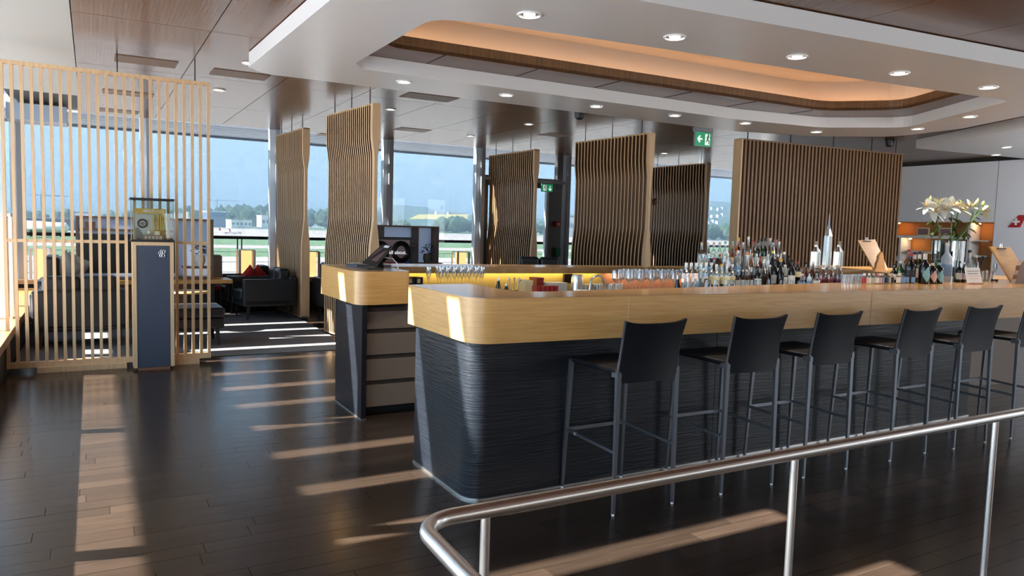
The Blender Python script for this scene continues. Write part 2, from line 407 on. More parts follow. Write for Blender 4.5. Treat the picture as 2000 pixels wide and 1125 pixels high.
# ---- white plaster strip on the left and the white slab with its opening
struct(MB().box(-.98, -.124, YB, 11.9, H-.004, H+.03).build('ceiling_left', 'cream'), 'pale plaster strip of ceiling beside the left windows', 'ceiling')
sl = [(1.36, 7.72), (1.55, 7.97), (8.1, 7.93), (9.36, 7.56), (10.25, 6.85), (10.12, 5.8), (9.62, 4.8), (9.0, 3.4), (7.1, 3.53), (3.09, 3.93), (1.45, 4.05)]
sl = rounded(sl, [.03, .3, .6, .3, .5, .2, .1, .1, 0, .1, .1], 5)
hole = [(2.17, 5.1), (2.6, 4.98), (4.1, 4.81), (6.43, 4.62), (8.5, 4.38), (9.52, 6.2), (8.72, 6.9), (7.4, 7.1), (2.3, 7.12), (2.17, 6.9)]
hole = rounded(hole, [.25, .2, 0, 0, .12, .3, .5, .2, .15, .2], 6)
struct(MB().prism(sl, 3.054, H-.008, [hole]).build('ceiling_slab', 'white'), 'white lowered ceiling slab with long rounded opening above the bar', 'ceiling')
a, b_, c, d_ = at(1797, 290, z=3.05), at(2000, 250, z=3.05), at(2060, 309, z=3.05), at(1900, 295, z=3.05)
p0 = Vector((11.75, 7.45)); 
struct(MB().prism([(p0.x, p0.y), (10.62, 5.35), (10.0, 4.0), (15.2, 3.6), (15.2, 7.0)], 3.05, H-.004).build('ceiling_slab', 'white'), 'second white lowered ceiling slab near the right wall', 'ceiling')

# ---- walls
def wallseg(name, label, x0, x1, y0, y1, z0, z1, m_): return struct(MB().box(x0, x1, y0, y1, z0, z1).build(name, m_), label, 'wall')
wr = thing('wall_right', 'white right wall with a wood lined shelf niche', 'wall', kind='structure')
NY0, NY1, NZ0, NZ1 = 8.0, 10.2, .45, 1.95
for (y0, y1, z0, z1) in ((YB, NY0, 0, 3.13), (NY1, YW, 0, 3.13), (NY0, NY1, 0, NZ0), (NY0, NY1, NZ1, 3.13)):
    MB().box(XR, XR+.4, y0, y1, z0, z1).build('panel', 'wallwhite', wr)
MB().box(XR+.02, XR+.4, YB, YW, 3.13, 3.24).build('shadow_gap', 'dark', wr)
MB().box(XR-.002, XR+.01, 8.0, 8.006, NZ1, 3.13).build('joint', 'dark', wr)
mb = MB(); mb.box(XR+.36, XR+.39, NY0, NY1, NZ0, NZ1)
for y0 in (NY0, NY1-.02): mb.box(XR+.005, XR+.36, y0, y0+.02, NZ0, NZ1)
for z0 in (NZ0, NZ1-.02): mb.box(XR+.005, XR+.36, NY0, NY1, z0, z0+.02)
mb.build('niche_lining', 'nicheoak', wr)
wallseg('wall_back', 'rear wall of the lounge behind the camera', XL, XR+.4, YB-.3, YB, 0, 3.25, 'ceilbrown')

# ---- window wall: mullions, panes, door bay
def window(n, x0, x1, y, label, glass='windowglass'):
    t = thing('window_%d' % n, label, 'window', (x0, y, 0), kind='structure'); wd = x1-x0
    MB().box(.0, wd, -.012, .0, .06, 3.2).build('pane', glass, t)
    MB().box(0, wd, -.05, .03, 0, .06).build('sill_bar', 'frame', t)
    return t
MX = [-1.08, .72, 2.80, 4.93, 6.93, 9.06, 11.1, 13.2, 15.3]
names = ['corner', 'first full', 'second', 'third', 'door bay', 'fifth', 'sixth', 'last']
for i in range(8):
    if i == 4: continue
    window(i+1, MX[i], MX[i+1], YW+.05, 'tall fixed window pane facing the airfield, %s bay' % names[i])
for i, x in enumerate(MX[:-1]):
    t = thing('window_%d' % (20+i), 'grey steel window post between airfield windows, %s from the left' % nth(i), 'window', (x, YW, 0), kind='structure')
    MB().box(0, .09, -.02, .12, 0, 3.3).build('pale_flange', 'framelight', t)
    MB().box(.09, .17, -.10, .12, 0, 3.3).build('post', 'frame', t)
# door bay between 7.0 and 9.06
t = thing('door_1', 'grey framed glazed exit door in the window wall', 'door', (0, YW, 0), kind='structure')
MB().box(7.10, 7.22, -.02, .10, 0, 2.45).build('jamb', 'framedark', t)
MB().box(8.72, 9.06, -.02, .10, 0, 2.45).build('jamb', 'framedark', t)
MB().box(8.92, 9.06, -.03, .10, 2.45, 3.3).build('jamb', 'framedark', t)
MB().box(7.10, 9.06, -.02, .10, 2.45, 2.66).build('transom', 'framedark', t)
MB().box(7.05, 9.10, -.08, .0, 2.56, 2.62).build('closer_rail', 'frame', t)
MB().box(8.66, 8.72, -.02, .06, 0, 2.45).build('door_edge', 'framelight', t)
MB().box(7.22, 8.66, .02, .03, 0, 2.45).build('pane', 'windowglass', t)
MB().box(7.10, 8.92, .04, .05, 2.66, 3.25).build('pane', 'windowglass', t)
# ---- left window wall, posts every 2.28 m
for i, y in enumerate([-2.8, -.5, 1.78, 4.06, 6.34, 8.62, 10.9, 13.18]):
    t = thing('window_%d' % (40+i), 'grey post of the left window wall, %s from the rear' % nth(i), 'window', (XL, y, 0), kind='structure')
    MB().box(-.10, .0, -.05, .05, 0, 3.22).build('post', 'framelight' if i == 7 else 'frame', t)
    MB().box(-.06, -.05, .05, 2.23, .1, 3.2).build('pane', 'windowglass' if i >= 7 else 'clearglass', t)
struct(MB().box(-1.06, -.3, 13.2, 13.8, 2.95, 3.19).build('trim_1', 'louvre'), 'dark blue grey roller blind box above the corner window', 'blind box')
# ---- benches under the windows
t = thing('trim_2', 'long oak window bench along the left window wall', 'bench', kind='structure')
MB().box(XL+.01, -.68, YB, 13.48, .36, .44).build('bench_top', 'oak_top', t)
MB().box(XL+.01, -.74, YB, 13.48, 0, .36).build('bench_base', 'dark', t)
t = thing('trim_3', 'oak window bench below the airfield windows', 'bench', kind='structure')
MB().box(XL+.01, 6.6, 13.50, 13.76, .50, .56).build('bench_top', 'oak_top', t)
MB().box(XL+.01, 6.6, 13.60, 13.76, 0, .50).build('bench_base', 'dark', t)

# ---- balcony and canopies outside
struct(MB().box(-6.5, 20, YW+.15, 15.7, -.25, -.03).build('terrace_floor', 'terrace'), 'pale balcony floor outside the airfield windows', 'balcony')
struct(MB().box(-16, XL-.2, -14, YW+2, -.25, -.03).build('terrace_floor', 'terrace'), 'pale roof terrace outside the left windows', 'terrace')
t = thing('balcony_railing', 'dark steel balcony railing outside the airfield windows', 'railing', (0, 15.4, 0))
MB().box(-6, 20, -.03, .03, 1.20, 1.26).build('handrail', 'black', t)
for z in (.15, .35, .55, .75, .95): MB().tube([(-6, 0, z), (20, 0, z)], .006, 5).build('wire', 'steel', t)
for k in range(12):
    x = -3.7 + 2.08*k
    MB().box(x-.05, x-.03, -.02, .02, -.03, 1.22).build('post', 'black', t); MB().box(x+.03, x+.05, -.02, .02, -.03, 1.22).build('post', 'black', t)
t = thing('sun_canopy', 'blue grey louvred sun canopy above the balcony', 'canopy', (0, 0, 3.3))
for k in range(9):
    y = YW + .35 + k*.27
    MB().box(-4.4, 20, y-.105, y+.105, -.012, .012).build('louvre', 'louvre', t)
for k in range(12):
    x = 1.75 + 2.08*(k-3)
    MB().box(x-.03, x+.03, YW+.1, YW+2.6, .16, .30).build('arm', 'framelight', t)
    for j in range(6): MB().box(x+.03, x+.12, YW+.6+j*.3, YW+.68+j*.3, .02, .14).build('bracket', 'white', t)
MB().box(-4.4, 20, YW+2.60, YW+2.66, -.06, .10).build('fascia', 'louvre', t)
t = thing('sun_canopy', 'louvred sun canopy outside the left windows', 'canopy', (0, 0, 3.3))
for k in range(-6, 13):
    y1 = 4.53+.734*k - .085; y0 = y1 - .734 + .17
    MB().box(-3.55, -1.0, y0, y1, .0, .05).build('louvre', 'louvre', t)
MB().box(-4.21, -3.55, -1, 13.9, -.05, .10).build('fascia', 'louvre', t)
# ================================================================== BAR
# ---- front counter with its left arm
cpoly = [(1.80, 4.545), (1.80, 3.585), (9.2, 3.30), (9.2, 4.16), (5.34, 4.16), (3.49, 3.97), (2.27, 3.89), (2.25, 4.56)]
cpoly = rounded(cpoly, [.01, .16, 0, 0, .2, .2, .22, .01], 7)
t = thing('bar_counter', 'long oak bar counter with rounded corner over the navy bar front', 'bar counter')
MB().prism(cpoly, .913, 1.164).build('apron', 'oak', t, smooth=True)
MB().prism(cpoly, 1.164, 1.168).build('top', 'oak_top', t, smooth=True)
for x in (2.83, 5.05): MB().bar((x, 3.585-(x-1.8)*.0402-.0005, .915), (x, 3.585-(x-1.8)*.0402-.0005, 1.163), .004, .002).build('joint', 'slat', t)
t = thing('bar_cladding', 'dark navy wood grain cladding under the oak bar counter', 'bar front')
curve = rounded([(1.83, 4.475), (1.83, 3.65), (2.66, 3.65), (2.66, 3.70), (1.9, 3.72), (1.88, 4.475)], [.004, .14, 0, 0, .1, 0], 8)
MB().prism(curve, .012, .913).build('corner_panel', 'navy', t, smooth=True)
for i in range(4):
    x0 = 2.664 + i*1.035
    MB().box(x0, x0+1.031, 3.662, 3.70, .012, .912).build('panel', 'navy', t)
MB().box(1.92, 6.8, 3.74, 4.05, .0, .91).build('carcass', 'dark', t)
MB().prism(rounded([(1.825, 4.477), (1.825, 3.645), (6.8, 3.645), (6.8, 3.70), (1.9, 3.72), (1.88, 4.477)], [.004, .14, 0, 0, .1, 0], 8), 0, .012).build('base_trim', 'steel', t, smooth=True)
# ---- desk end
dpoly = rounded([(1.80, 6.66), (1.80, 5.60), (2.26, 5.66), (2.30, 6.66)], [.0, .12, .05, 0], 6)
t = thing('service_desk', 'oak topped service desk with taupe drawers beside the bar', 'desk')
MB().prism(dpoly, .92, 1.181).build('apron', 'oak', t, smooth=True)
MB().prism(dpoly, 1.181, 1.185).build('top', 'oak_top', t, smooth=True)
MB().box(1.845, 1.885, 5.62, 6.34, 0, .92).build('end_panel', 'navy', t)
MB().box(1.842, 1.888, 5.617, 6.343, 0, .010).build('base_trim', 'steel', t)
MB().box(1.885, 2.55, 5.76, 6.34, .07, .92).build('carcass', 'dark', t)
MB().box(1.885, 2.55, 5.80, 6.30, 0, .07).build('plinth', 'dark', t)
for i, (z0, z1) in enumerate(((.715, .885), (.505, .705), (.295, .495), (.08, .285))):
    d = MB().box(1.895, 2.54, 5.70, 5.76, z0, z1-.028).build('drawer', 'taupe', t)
    MB().box(1.895, 2.54, 5.722, 5.76, z1-.028, z1).build('grip', 'grip', d)
# ---- rear counter with its splash panel and worktop
rear = [(2.31, 6.30), (3.79, 6.17), (4.98, 6.07), (7.0, 5.80), (8.05, 5.69), (8.12, 6.08), (5.28, 6.45), (4.07, 6.63), (2.31, 6.82)]
t = thing('rear_counter', 'oak rear bar counter behind the glasses, with lit splash panels', 'bar counter')
MB().prism(rear, 1.125, 1.185).build('top', 'oak_top', t)
MB().prism([(2.32, 6.70), (4.75, 6.42), (4.75, 6.46), (2.32, 6.74)], .88, 1.125).build('splash_panel', 'splashgrey', t)
MB().prism([(4.755, 6.42), (7.5, 6.02), (7.5, 6.06), (4.755, 6.46)], .88, 1.125).build('splash_panel', 'splashpink', t)
MB().bar((2.45, 6.62, 1.118), (4.7, 6.37, 1.118), .02, .02).build('light_strip', 'ledy', t)
MB().bar((4.8, 6.36, 1.118), (7.4, 5.98, 1.118), .02, .02).build('light_strip', 'ledo', t)
MB().prism([(2.57, 5.95), (4.9, 5.66), (7.5, 5.25), (7.5, 6.015), (4.75, 6.415), (2.57, 6.665)], .84, .88).build('worktop', 'steel', t)
MB().prism([(2.58, 6.0), (4.9, 5.72), (7.5, 5.31), (7.5, 6.0), (4.75, 6.40), (2.58, 6.62)], .0, .84).build('carcass', 'taupe', t)
MB().prism([(2.32, 6.745), (4.75, 6.465), (7.5, 6.065), (7.5, 6.10), (4.75, 6.50), (2.32, 6.78)], 0, 1.125).build('rear_panel', 'navy', t)
# ---- stepped bottle display in the middle of the bar
t = thing('bottle_display', 'stepped dark shelf unit carrying rows of bottles', 'shelf')
def tierline(y, x): return y - .1*(x-5.5)
DX0 = [5.15, 4.62, 5.0, 5.2]; DX1 = [6.95, 6.4, 6.45, 6.2]
TIERS = [(4.72, 1.075), (4.92, 1.06), (5.10, 1.13), (5.26, 1.20)]
for i, (y, z) in enumerate(TIERS):
    x0, x1 = DX0[i], DX1[i]
    MB().prism([(x0, tierline(y-.09, x0)), (x1, tierline(y-.09, x1)), (x1, tierline(y+.09, x1)), (x0, tierline(y+.09, x0))], .86 if i else .84, z).build('step', 'blackglass', t)
MB().prism([(4.6, 4.86), (6.9, 4.62), (6.9, 5.1), (4.6, 5.40)], 0, .84).build('carcass', 'dark', t)
# ---- right return of the bar
t = thing('side_counter', 'oak side counter at the right end of the bar', 'bar counter')
MB().prism([(7.55, 4.45), (8.3, 4.2), (9.2, 4.2), (9.5, 6.6), (8.66, 6.55)], 1.12, 1.168).build('top', 'oak', t)
MB().prism([(7.68, 4.55), (8.9, 4.3), (9.3, 6.5), (8.75, 6.45)], 0, 1.12).build('base', 'taupe', t)

# ---- bar stools
def make_stool():
    t = thing('bar_stool', '', 'bar stool', group='black leather bar stools along the bar')
    # legs
    for sx in (-1, 1):
        MB().bar((sx*.205, -.235, .80), (sx*.212, -.245, .012), .030, .022, .62).build('leg', 'stoolmetal', t)
        MB().bar((sx*.205, .215, .79), (sx*.222, .245, .012), .026, .022, .62).build('leg', 'stoolmetal', t)
        MB().lathe([(.009, 0), (.009, .012)], 8, (sx*.212, -.245, 0)).build('foot_cap', 'white', t)
        MB().lathe([(.009, 0), (.009, .012)], 8, (sx*.222, .245, 0)).build('foot_cap', 'white', t)
        MB().bar((sx*.209, -.240, .35), (sx*.215, .234, .365), .016, .016).build('stretcher', 'stoolmetal', t)
    MB().bar((-.215, .234, .365), (.215, .234, .365), .016, .022).build('stretcher', 'stoolmetal', t)
    s = MB().box(-.21, .21, -.22, .23, .775, .805).build('seat', 'stool_leather', t, bevel=.010)
    # curved backrest with horned upper corners
    mb = MB(); nx, nz = 12, 10
    for side in (0, 1):
        for j in range(nz+1):
            q = j/nz
            for i in range(nx+1):
                u = -1 + 2*i/nx
                hw = .213 - .018*math.sin(PI*q)*.6 + .0*q
                z = .745 + .018*(1-u*u)*(0) + q*(.335 - .018*(1-u**4)) - (1-q)*.012*(u*u < .8)
                y = -.232 - .055*q**1.8 - .018*(1-u*u) * (1 if side == 0 else .85) + (.011 if side else -.011)
                mb.v.append((u*hw, y, z))
    W = nx+1; K = W*(nz+1)
    for j in range(nz):
        for i in range(nx):
            a = j*W+i
            mb.f.append((a, a+1, a+1+W, a+W)); mb.f.append((K+a, K+a+W, K+a+1+W, K+a+1))
    for i in range(nx):
        mb.f.append((i, K+i, K+i+1, i+1)); a = nz*W+i; mb.f.append((a, a+1, K+a+1, K+a))
    for j in range(nz):
        a = j*W; mb.f.append((a, a+W, K+a+W, K+a)); a = j*W+nx; mb.f.append((a, K+a, K+a+W, a+W))
    mb.m = [0]*len(mb.f)
    mb.build('backrest', 'stool_leather', t, smooth=True)
    for sx in (-1, 1):
        pts = [(sx*(.214-.011*math.sin(PI*q)), -.235-.055*q**1.8, .76+q*.318) for q in [k/8 for k in range(9)]]
        MB().tube(pts, .0075, 6).build('edge_piping', 'stoolmetal', t, smooth=True)
        MB().box(sx*.205-.012, sx*.205+.012, -.25, -.19, .762, .79).build('bracket', 'stoolmetal', t)
    return t
st = make_stool()
feet = [(2.462, 3.163), (3.261, 3.145), (3.978, 3.143), (4.848, 3.13), (5.592, 3.105), (6.338, 3.08)]
for i, (x, y) in enumerate(feet):
    lab = 'black leather bar stool with slim grey legs, %s from the rounded bar corner' % nth(i)
    loc = (x+.213, y+.228, 0); rz = [.0, -.02, .0, .02, 0, 0][i]
    if i == 0: st.location = loc; st['label'] = lab
    else: dup(st, loc, rz, lab)

# ---- steel railing in the foreground
t = thing('handrail_barrier', 'brushed steel railing with round posts in front of the stools', 'railing')
y0 = 1.475
pts = [(6.0, y0, .9), (3.2, y0, .9), (.80, y0, .9)]
for k in range(0, 9):
    a = PI/2*k/8; pts.append((.70-.09*math.sin(a), y0-.09+.09*math.cos(a), .9))
pts += [(.603, 1.2, .9), (.60, .7, .9), (.60, .1, .9)]
MB().tube(pts, .0185, 14).build('rail', 'steel', t, smooth=True)
for x in (.785, 1.834, 2.935, 4.0, 5.05):
    MB().tube([(x, y0, .895), (x, y0, .0)], .0115, 12).build('post', 'steel', t, smooth=True)
MB().tube([(.60, .42, .895), (.60, .42, 0)], .0115, 12).build('post', 'steel', t, smooth=True)

# ================================================================== SCREENS
# ---- flat slatted screen with the showcase
YS = 8.62
t = thing('slat_screen', 'flat open screen of oak slats behind the watch showcase', 'screen', (0, YS, 0))
x0, x1 = -.735, 1.118
slat = MB().box(-.014, .014, -.025, .025, .11, 2.975).mesh('slat', 'slat')
for k in range(24): link('slat', slat, t, loc=(x0+.014+(x1-x0-.028)*k/23, 0, 0))
MB().box(x0, x1, -.03, .03, 2.975, 3.01).build('top_rail', 'slat', t)
MB().box(x0, x1, -.035, .035, .055, .11).build('bottom_rail', 'slat', t)
MB().box(x0+.02, .30, -.020, .020, 1.29, 1.32).build('middle_rail', 'slat', t)
MB().box(.78, x1-.01, -.020, .020, 1.29, 1.32).build('middle_rail', 'slat', t)
MB().box(x0+.25, .30, -.06, .09, 0, .055).build('foot', 'slat', t); MB().box(.7, 1.0, -.06, .09, 0, .055).build('foot', 'slat', t)
for x in (.25, .975): MB().tube([(x, 0, 3.0), (x, 0, 3.2)], .007, 6).build('hanger', 'black', t)
# ---- showcase pedestal
t = thing('showcase_pedestal', 'oak edged navy pedestal showing a watch under a glass case', 'display case', (.545, 8.36, 0))
MB().box(-.15, .15, .02, .20, 0, .03).build('plinth', 'terracotta', t)
mb = MB().box(-.19, -.155, 0, .22, .03, 1.315).box(.155, .19, 0, .22, .03, 1.315).box(-.155, .155, 0, .22, 1.28, 1.315)
mb.build('oak_case', 'slat', t)
MB().box(-.155, .155, .006, .21, .03, 1.28).build('front_panel', 'navy_flat', t)
MB().box(-.205, .20, -.01, .225, 1.315, 1.335).build('base_plate', 'black', t)
mb = MB().box(-.20, .195, -.005, .0, 1.335, 1.735).box(-.20, -.195, 0, .215, 1.335, 1.735).box(.19, .195, 0, .215, 1.335, 1.735).box(-.20, .195, .215, .22, 1.335, 1.735)
mb.build('glass_case', 'caseglass', t)
MB().box(-.205, .20, -.01, .225, 1.735, 1.757).build('lid', 'black', t)
for x in (-.198, .193): MB().box(x-.004, x+.004, -.006, .002, 1.335, 1.735).build('glass_edge', 'frame', t)
MB().box(-.155, .13, .14, .15, 1.60, 1.655).build('sign_plate', 'goldplate', t)
text('BREITLING', .040, 'paper', t, (.015, .138, 1.6275), (PI/2, 0, 0))
em = MB().tube([(-.118+.011*math.cos(a), .138, 1.628+.014*math.sin(a)) for a in [k*PI/4 for k in range(8)]], .0025, 5, True).build('emblem', 'caporange', t)
MB().box(-.155, .02, .16, .165, 1.345, 1.595).build('photo_card', 'labelgrey', t)
MB().tube([(-.088+.04*math.cos(a), .155, 1.50+.04*math.sin(a)) for a in [k*PI/8 for k in range(16)]], .009, 6, True).build('printed_watch', 'labelblack', t)
MB().lathe([(.030, 0), (.030, .004)], 18).build('printed_dial', 'labelgrey', t, loc=(-.088, .153, 1.50), rot=(PI/2, 0, 0))
mb = MB()
for q_, w_ in ((-.014, .009), (.014, .009), (0, .009)): mb.tube([(-.088+q_+w_*math.cos(a), .147, 1.50+(-.014 if q_ == 0 else 0)+w_*math.sin(a)) for a in [k*PI/5 for k in range(10)]], .002, 4, True)
mb.bar((-.088, .147, 1.50), (-.088, .147, 1.523), .003).bar((-.088, .147, 1.50), (-.073, .147, 1.51), .003); mb.build('printed_subdials', 'labelblack', t)
MB().add([(-.155, .157, 1.345), (-.06, .157, 1.345), (-.13, .157, 1.46), (-.155, .157, 1.45)], [(0, 1, 2, 3)]).build('printed_strap', 'vasegrey', t)
MB().box(.005, .022, .155, .16, 1.42, 1.595).build('yellow_strip', 'capgold', t)
for k in range(5): MB().box(.03+.022*k, .045+.022*k, .17, .19, 1.345, 1.595).build('gold_bar', 'goldplate', t)
MB().box(-.09, .10, .05, .13, 1.335, 1.385).build('tray', 'terracotta', t)
for k in range(5): MB().box(-.075+.034*k, -.052+.034*k, .044, .05, 1.343, 1.375).build('price_card', 'labelgrey', t)
MB().blob((-.03, .09, 1.41), (.022, .02, .024), 3).build('watch_stand', 'labelcream', t)
MB().box(.02, .065, .07, .10, 1.385, 1.425).build('small_box', 'labelcream', t)
pts = [(.055, 1.20), (.065, 1.225), (.085, 1.245), (.078, 1.21), (.068, 1.185), (.072, 1.17), (.082, 1.178), (.092, 1.205), (.098, 1.235), (.094, 1.21), (.088, 1.172), (.095, 1.165), (.112, 1.172), (.114, 1.19), (.102, 1.202), (.116, 1.212), (.12, 1.232), (.108, 1.244), (.097, 1.238)]
MB().tube([(x-.01, -.002, z-.005) for x, z in pts], .0035, 6).build('letter_emblem', 'steel', t, smooth=True)

# ---- wavy fin screens
def fin_poly(dx=0):
    zs = [(.03, .066), (1.15, .066), (1.30, .058), (1.62, .022), (2.40, .022), (2.62, .052), (2.72, .056), (3.05, .056)]
    return [(-t_, z) for z, t_ in zs] + [(t_, z) for z, t_ in reversed(zs)]
finmesh = {}
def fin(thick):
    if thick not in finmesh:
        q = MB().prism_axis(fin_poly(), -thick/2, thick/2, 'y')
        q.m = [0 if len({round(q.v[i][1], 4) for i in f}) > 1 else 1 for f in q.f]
        finmesh[thick] = q.mesh('slat', ['slat', 'slat_shade' if thick < .03 else 'slat'])
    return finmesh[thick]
def wave(x, ya, yb, n, label, lean=0.0):
    t = thing('wavy_screen', label, 'screen', (x, ya, 0), group='wavy oak slat screens'); t.rotation_euler = (0, 0, lean)
    ln = yb-ya
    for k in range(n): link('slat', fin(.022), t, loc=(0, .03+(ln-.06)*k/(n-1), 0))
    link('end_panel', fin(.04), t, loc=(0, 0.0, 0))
    MB().box(-.05, .05, -.02, ln, 3.035, 3.056).build('top_rail', 'slat', t)
    MB().box(-.058, .058, -.02, ln, .028, .05).build('bottom_rail', 'slat', t)
    MB().box(-.012, .012, .02, ln-.03, .05, 3.035).build('core', 'slat_shade', t)
    MB().box(-.03, .03, .05, .15, 0, .03).build('foot', 'black', t); MB().box(-.03, .03, ln-.2, ln-.1, 0, .03).build('foot', 'black', t)
    for q in (.12, .5, .88): MB().tube([(0, ln*q, 3.05), (0, ln*q, 3.2)], .007, 6).build('hanger', 'black', t)
    return t
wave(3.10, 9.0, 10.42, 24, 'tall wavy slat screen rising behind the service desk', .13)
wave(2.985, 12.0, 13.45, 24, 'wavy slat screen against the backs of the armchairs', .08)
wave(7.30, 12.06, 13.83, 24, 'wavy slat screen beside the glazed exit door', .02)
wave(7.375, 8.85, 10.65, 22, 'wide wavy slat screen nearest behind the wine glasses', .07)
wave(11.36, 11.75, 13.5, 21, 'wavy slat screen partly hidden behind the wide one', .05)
MB().lathe([(.0, 0), (.055, .02), (.06, .06), (.03, .09)], 12).build('speaker_placeholder', 'ceilbrown')
bpy.data.objects['speaker_placeholder'].name = 'wall_sconce'
o = bpy.data.objects['wall_sconce']; o.location = at(1274, 394, y=9.6); o.rotation_euler = (0, PI/2, 0)
tag(o, 'small round brown fitting on the edge of the wide wavy screen', 'fitting')
# ---- dark slatted partition
t = thing('slat_partition', 'dark brown slatted wood partition behind the bottles', 'partition', (8.79, 8.40, 0), -.085)
MB().box(0, 3.62, .03, .10, .0, 3.03).build('backing', 'slat_dark', t)
ds = MB().box(-.019, .019, -.03, .03, .02, 3.03).mesh('slat', 'slat_dark')
for k in range(46): link('slat', ds, t, loc=(.07+k*3.5/45, 0, 0))
MB().box(-.03, .0, -.04, .14, 0, 3.045).build('end_panel', 'slat', t)
MB().box(-.03, 3.64, -.035, .11, 3.03, 3.05).build('top_rail', 'slat_dark', t)
for x in (.16, 1.05, 2.0, 2.9, 3.5): MB().tube([(x, .05, 3.04), (x, .05, 3.2)], .009, 6).build('hanger', 'black', t)
# ================================================================== OUTSIDE
GZ = -6.5
struct(MB().box(-9000, 12000, -3000, 14000, GZ-1, GZ).build('ground', 'grass'), 'flat green airfield ground far below the terrace', 'ground')
def strip(px, ya, yb, label, m_, cat='runway', lift=.05):
    y0, y1 = at(px, ya, z=GZ).y, at(px, yb, z=GZ).y
    struct(MB().box(-4000, 6000, min(y0, y1), max(y0, y1), GZ, GZ+lift).build('runway_ground', m_), label, cat)
struct(MB().box(-5000, 5000, -3000, at(470, 502, z=GZ).y, GZ, GZ+.05).build('runway_ground', 'apron'), 'pale concrete apron directly below the terrace', 'apron')
#strip(470, 520, 502, 'pale concrete apron directly below the balcony', 'apron')
strip(470, 485, 479, 'pale taxiway strip between two bands of grass', 'runway')
strip(470, 466, 446.5, 'broad beige runway beyond the taxiway', 'runway')
strip(470, 441.5, 439.8, 'thin pale perimeter road at the foot of the trees', 'apron')
# hills
def ridge(name, label, dist, pts, m_, depth, seed):
    """pts: (pixel x, pixel y of the crest)"""
    rr = random.Random(seed); vs = []; fs = []; P_ = []
    for i in range(len(pts)-1):
        (xa, ya), (xb, yb) = pts[i], pts[i+1]
        for k in range(10):
            q = k/10; q2 = q*q*(3-2*q); P_.append((xa+(xb-xa)*q, ya+(yb-ya)*q2+rr.uniform(-.5, .5)))
    P_.append(pts[-1])
    n = len(P_); rows = 6
    for j in range(rows):
        q = j/(rows-1)
        for (px, py) in P_:
            c = at(px, py, y=dist); h = c.z-GZ
            prof = math.sin(PI/2*min(1, q*1.0))
            vs.append((c.x*(1+q*depth/dist), dist+q*depth, GZ-1+h*prof*(1+q*depth/dist*.0)))
    for j in range(rows-1):
        for i in range(n-1): fs.append((j*n+i, j*n+i+1, (j+1)*n+i+1, (j+1)*n+i))
    struct(MB().add(vs, fs).build(name, m_, smooth=True), label, 'hill')
ridge('hill', 'farthest pale blue mountain ridge on the horizon', 9000, [(-400, 392), (20, 372), (60, 385), (140, 396), (240, 398), (420, 388), (480, 376), (530, 378), (620, 377), (700, 388), (760, 383), (830, 392), (900, 400), (1000, 410), (1100, 415), (1300, 420), (1450, 425), (2100, 430)], 'hillgreen', 3000, 1)
ridge('hill', 'hazy blue hill range behind the airfield woods', 4200, [(-300, 404), (100, 400), (300, 404), (440, 406), (600, 396), (660, 392), (720, 396), (780, 390), (830, 392), (880, 405), (950, 405), (1060, 408), (1130, 404), (1300, 400), (1380, 402), (1430, 400), (1600, 405), (2100, 410)], 'hillgreen', 1200, 2)
ridge('hill', 'rounded wooded hill with a yellow field at its foot', 2100, [(700, 432), (745, 395), (770, 390), (830, 394), (850, 404), (880, 414), (960, 424), (1040, 420), (1100, 420), (1160, 426), (1300, 428), (1500, 428), (2000, 440)], 'treegreen', 500, 3)
def incl(px, py, y0, s):      # the point of a hillside rising from y0 that is seen at a pixel
    r = ROT @ Vector((px-PP[0], -(py-PP[1]), -FPX)); k = (GZ-s*y0-EYE)/(r.z-s*r.y); return Vector((r.x*k, r.y*k, EYE+r.z*k))
def slope(label, px0, px1, y0, y1, s, m_):
    g = [at(px0, 430, y=y0).x, at(px1, 430, y=y0).x, at(px1, 430, y=y1).x, at(px0, 430, y=y1).x]; z1 = GZ+s*(y1-y0)
    struct(MB().add([(g[0], y0, GZ), (g[1], y0, GZ), (g[2], y1, z1), (g[3], y1, z1), (g[2]+60, y1+300, GZ), (g[3]-60, y1+300, GZ)], [(0, 1, 2, 3), (3, 2, 4, 5), (1, 4, 2), (0, 3, 5)]).build('hill', m_), label, 'hill')
slope('green hillside carrying the yellow field', 775, 925, 1300, 2040, .063, 'hillgreen')
slope('hillside of the village seen past the partition', 1290, 1500, 900, 2600, .098, 'hillgreen')
up = Vector((0, 0, .6))
a, b_, c, d_ = incl(798, 428, 1300, .063)+up, incl(818, 419, 1300, .063)+up, incl(915, 419, 1300, .063)+up, incl(912, 430, 1300, .063)+up
struct(MB().add([a, d_, c, b_], [(0, 1, 2, 3)]).build('field', 'rape'), 'bright yellow rapeseed field on the hillside', 'field')
# woods
def woods(name, label, dist, segs, seed, n, m_='treegreen'):
    rr = random.Random(seed); mb = MB()
    for (x0, x1, yb, yt) in segs:
        for k in range(n):
            px = rr.uniform(x0, x1); t_ = rr.uniform(.55, 1.0)
            y = dist*rr.uniform(.97, 1.12); top = at(px, yb+(yt-yb)*t_, y=y); h = max(4, top.z-GZ)
            r = h*rr.uniform(.28, .5)
            mb.blob((top.x, y, GZ+h*.55), (r, r, h*.5), rr.randint(0, 9999))
    o = mb.build(name, m_); o['kind'] = 'stuff'; o['label'] = label; o['category'] = 'woods'
woods('woods', 'dark green belt of trees along the far edge of the airfield', 1250, [(-200, 330, 438, 408), (330, 540, 437, 405), (430, 540, 437, 400), (540, 760, 440, 405), (640, 700, 440, 398)], 5, 70)
woods('woods', 'bushy trees below the yellow field', 1000, [(745, 800, 444, 430), (845, 925, 447, 428), (860, 905, 447, 422), (925, 1130, 449, 432)], 6, 36)
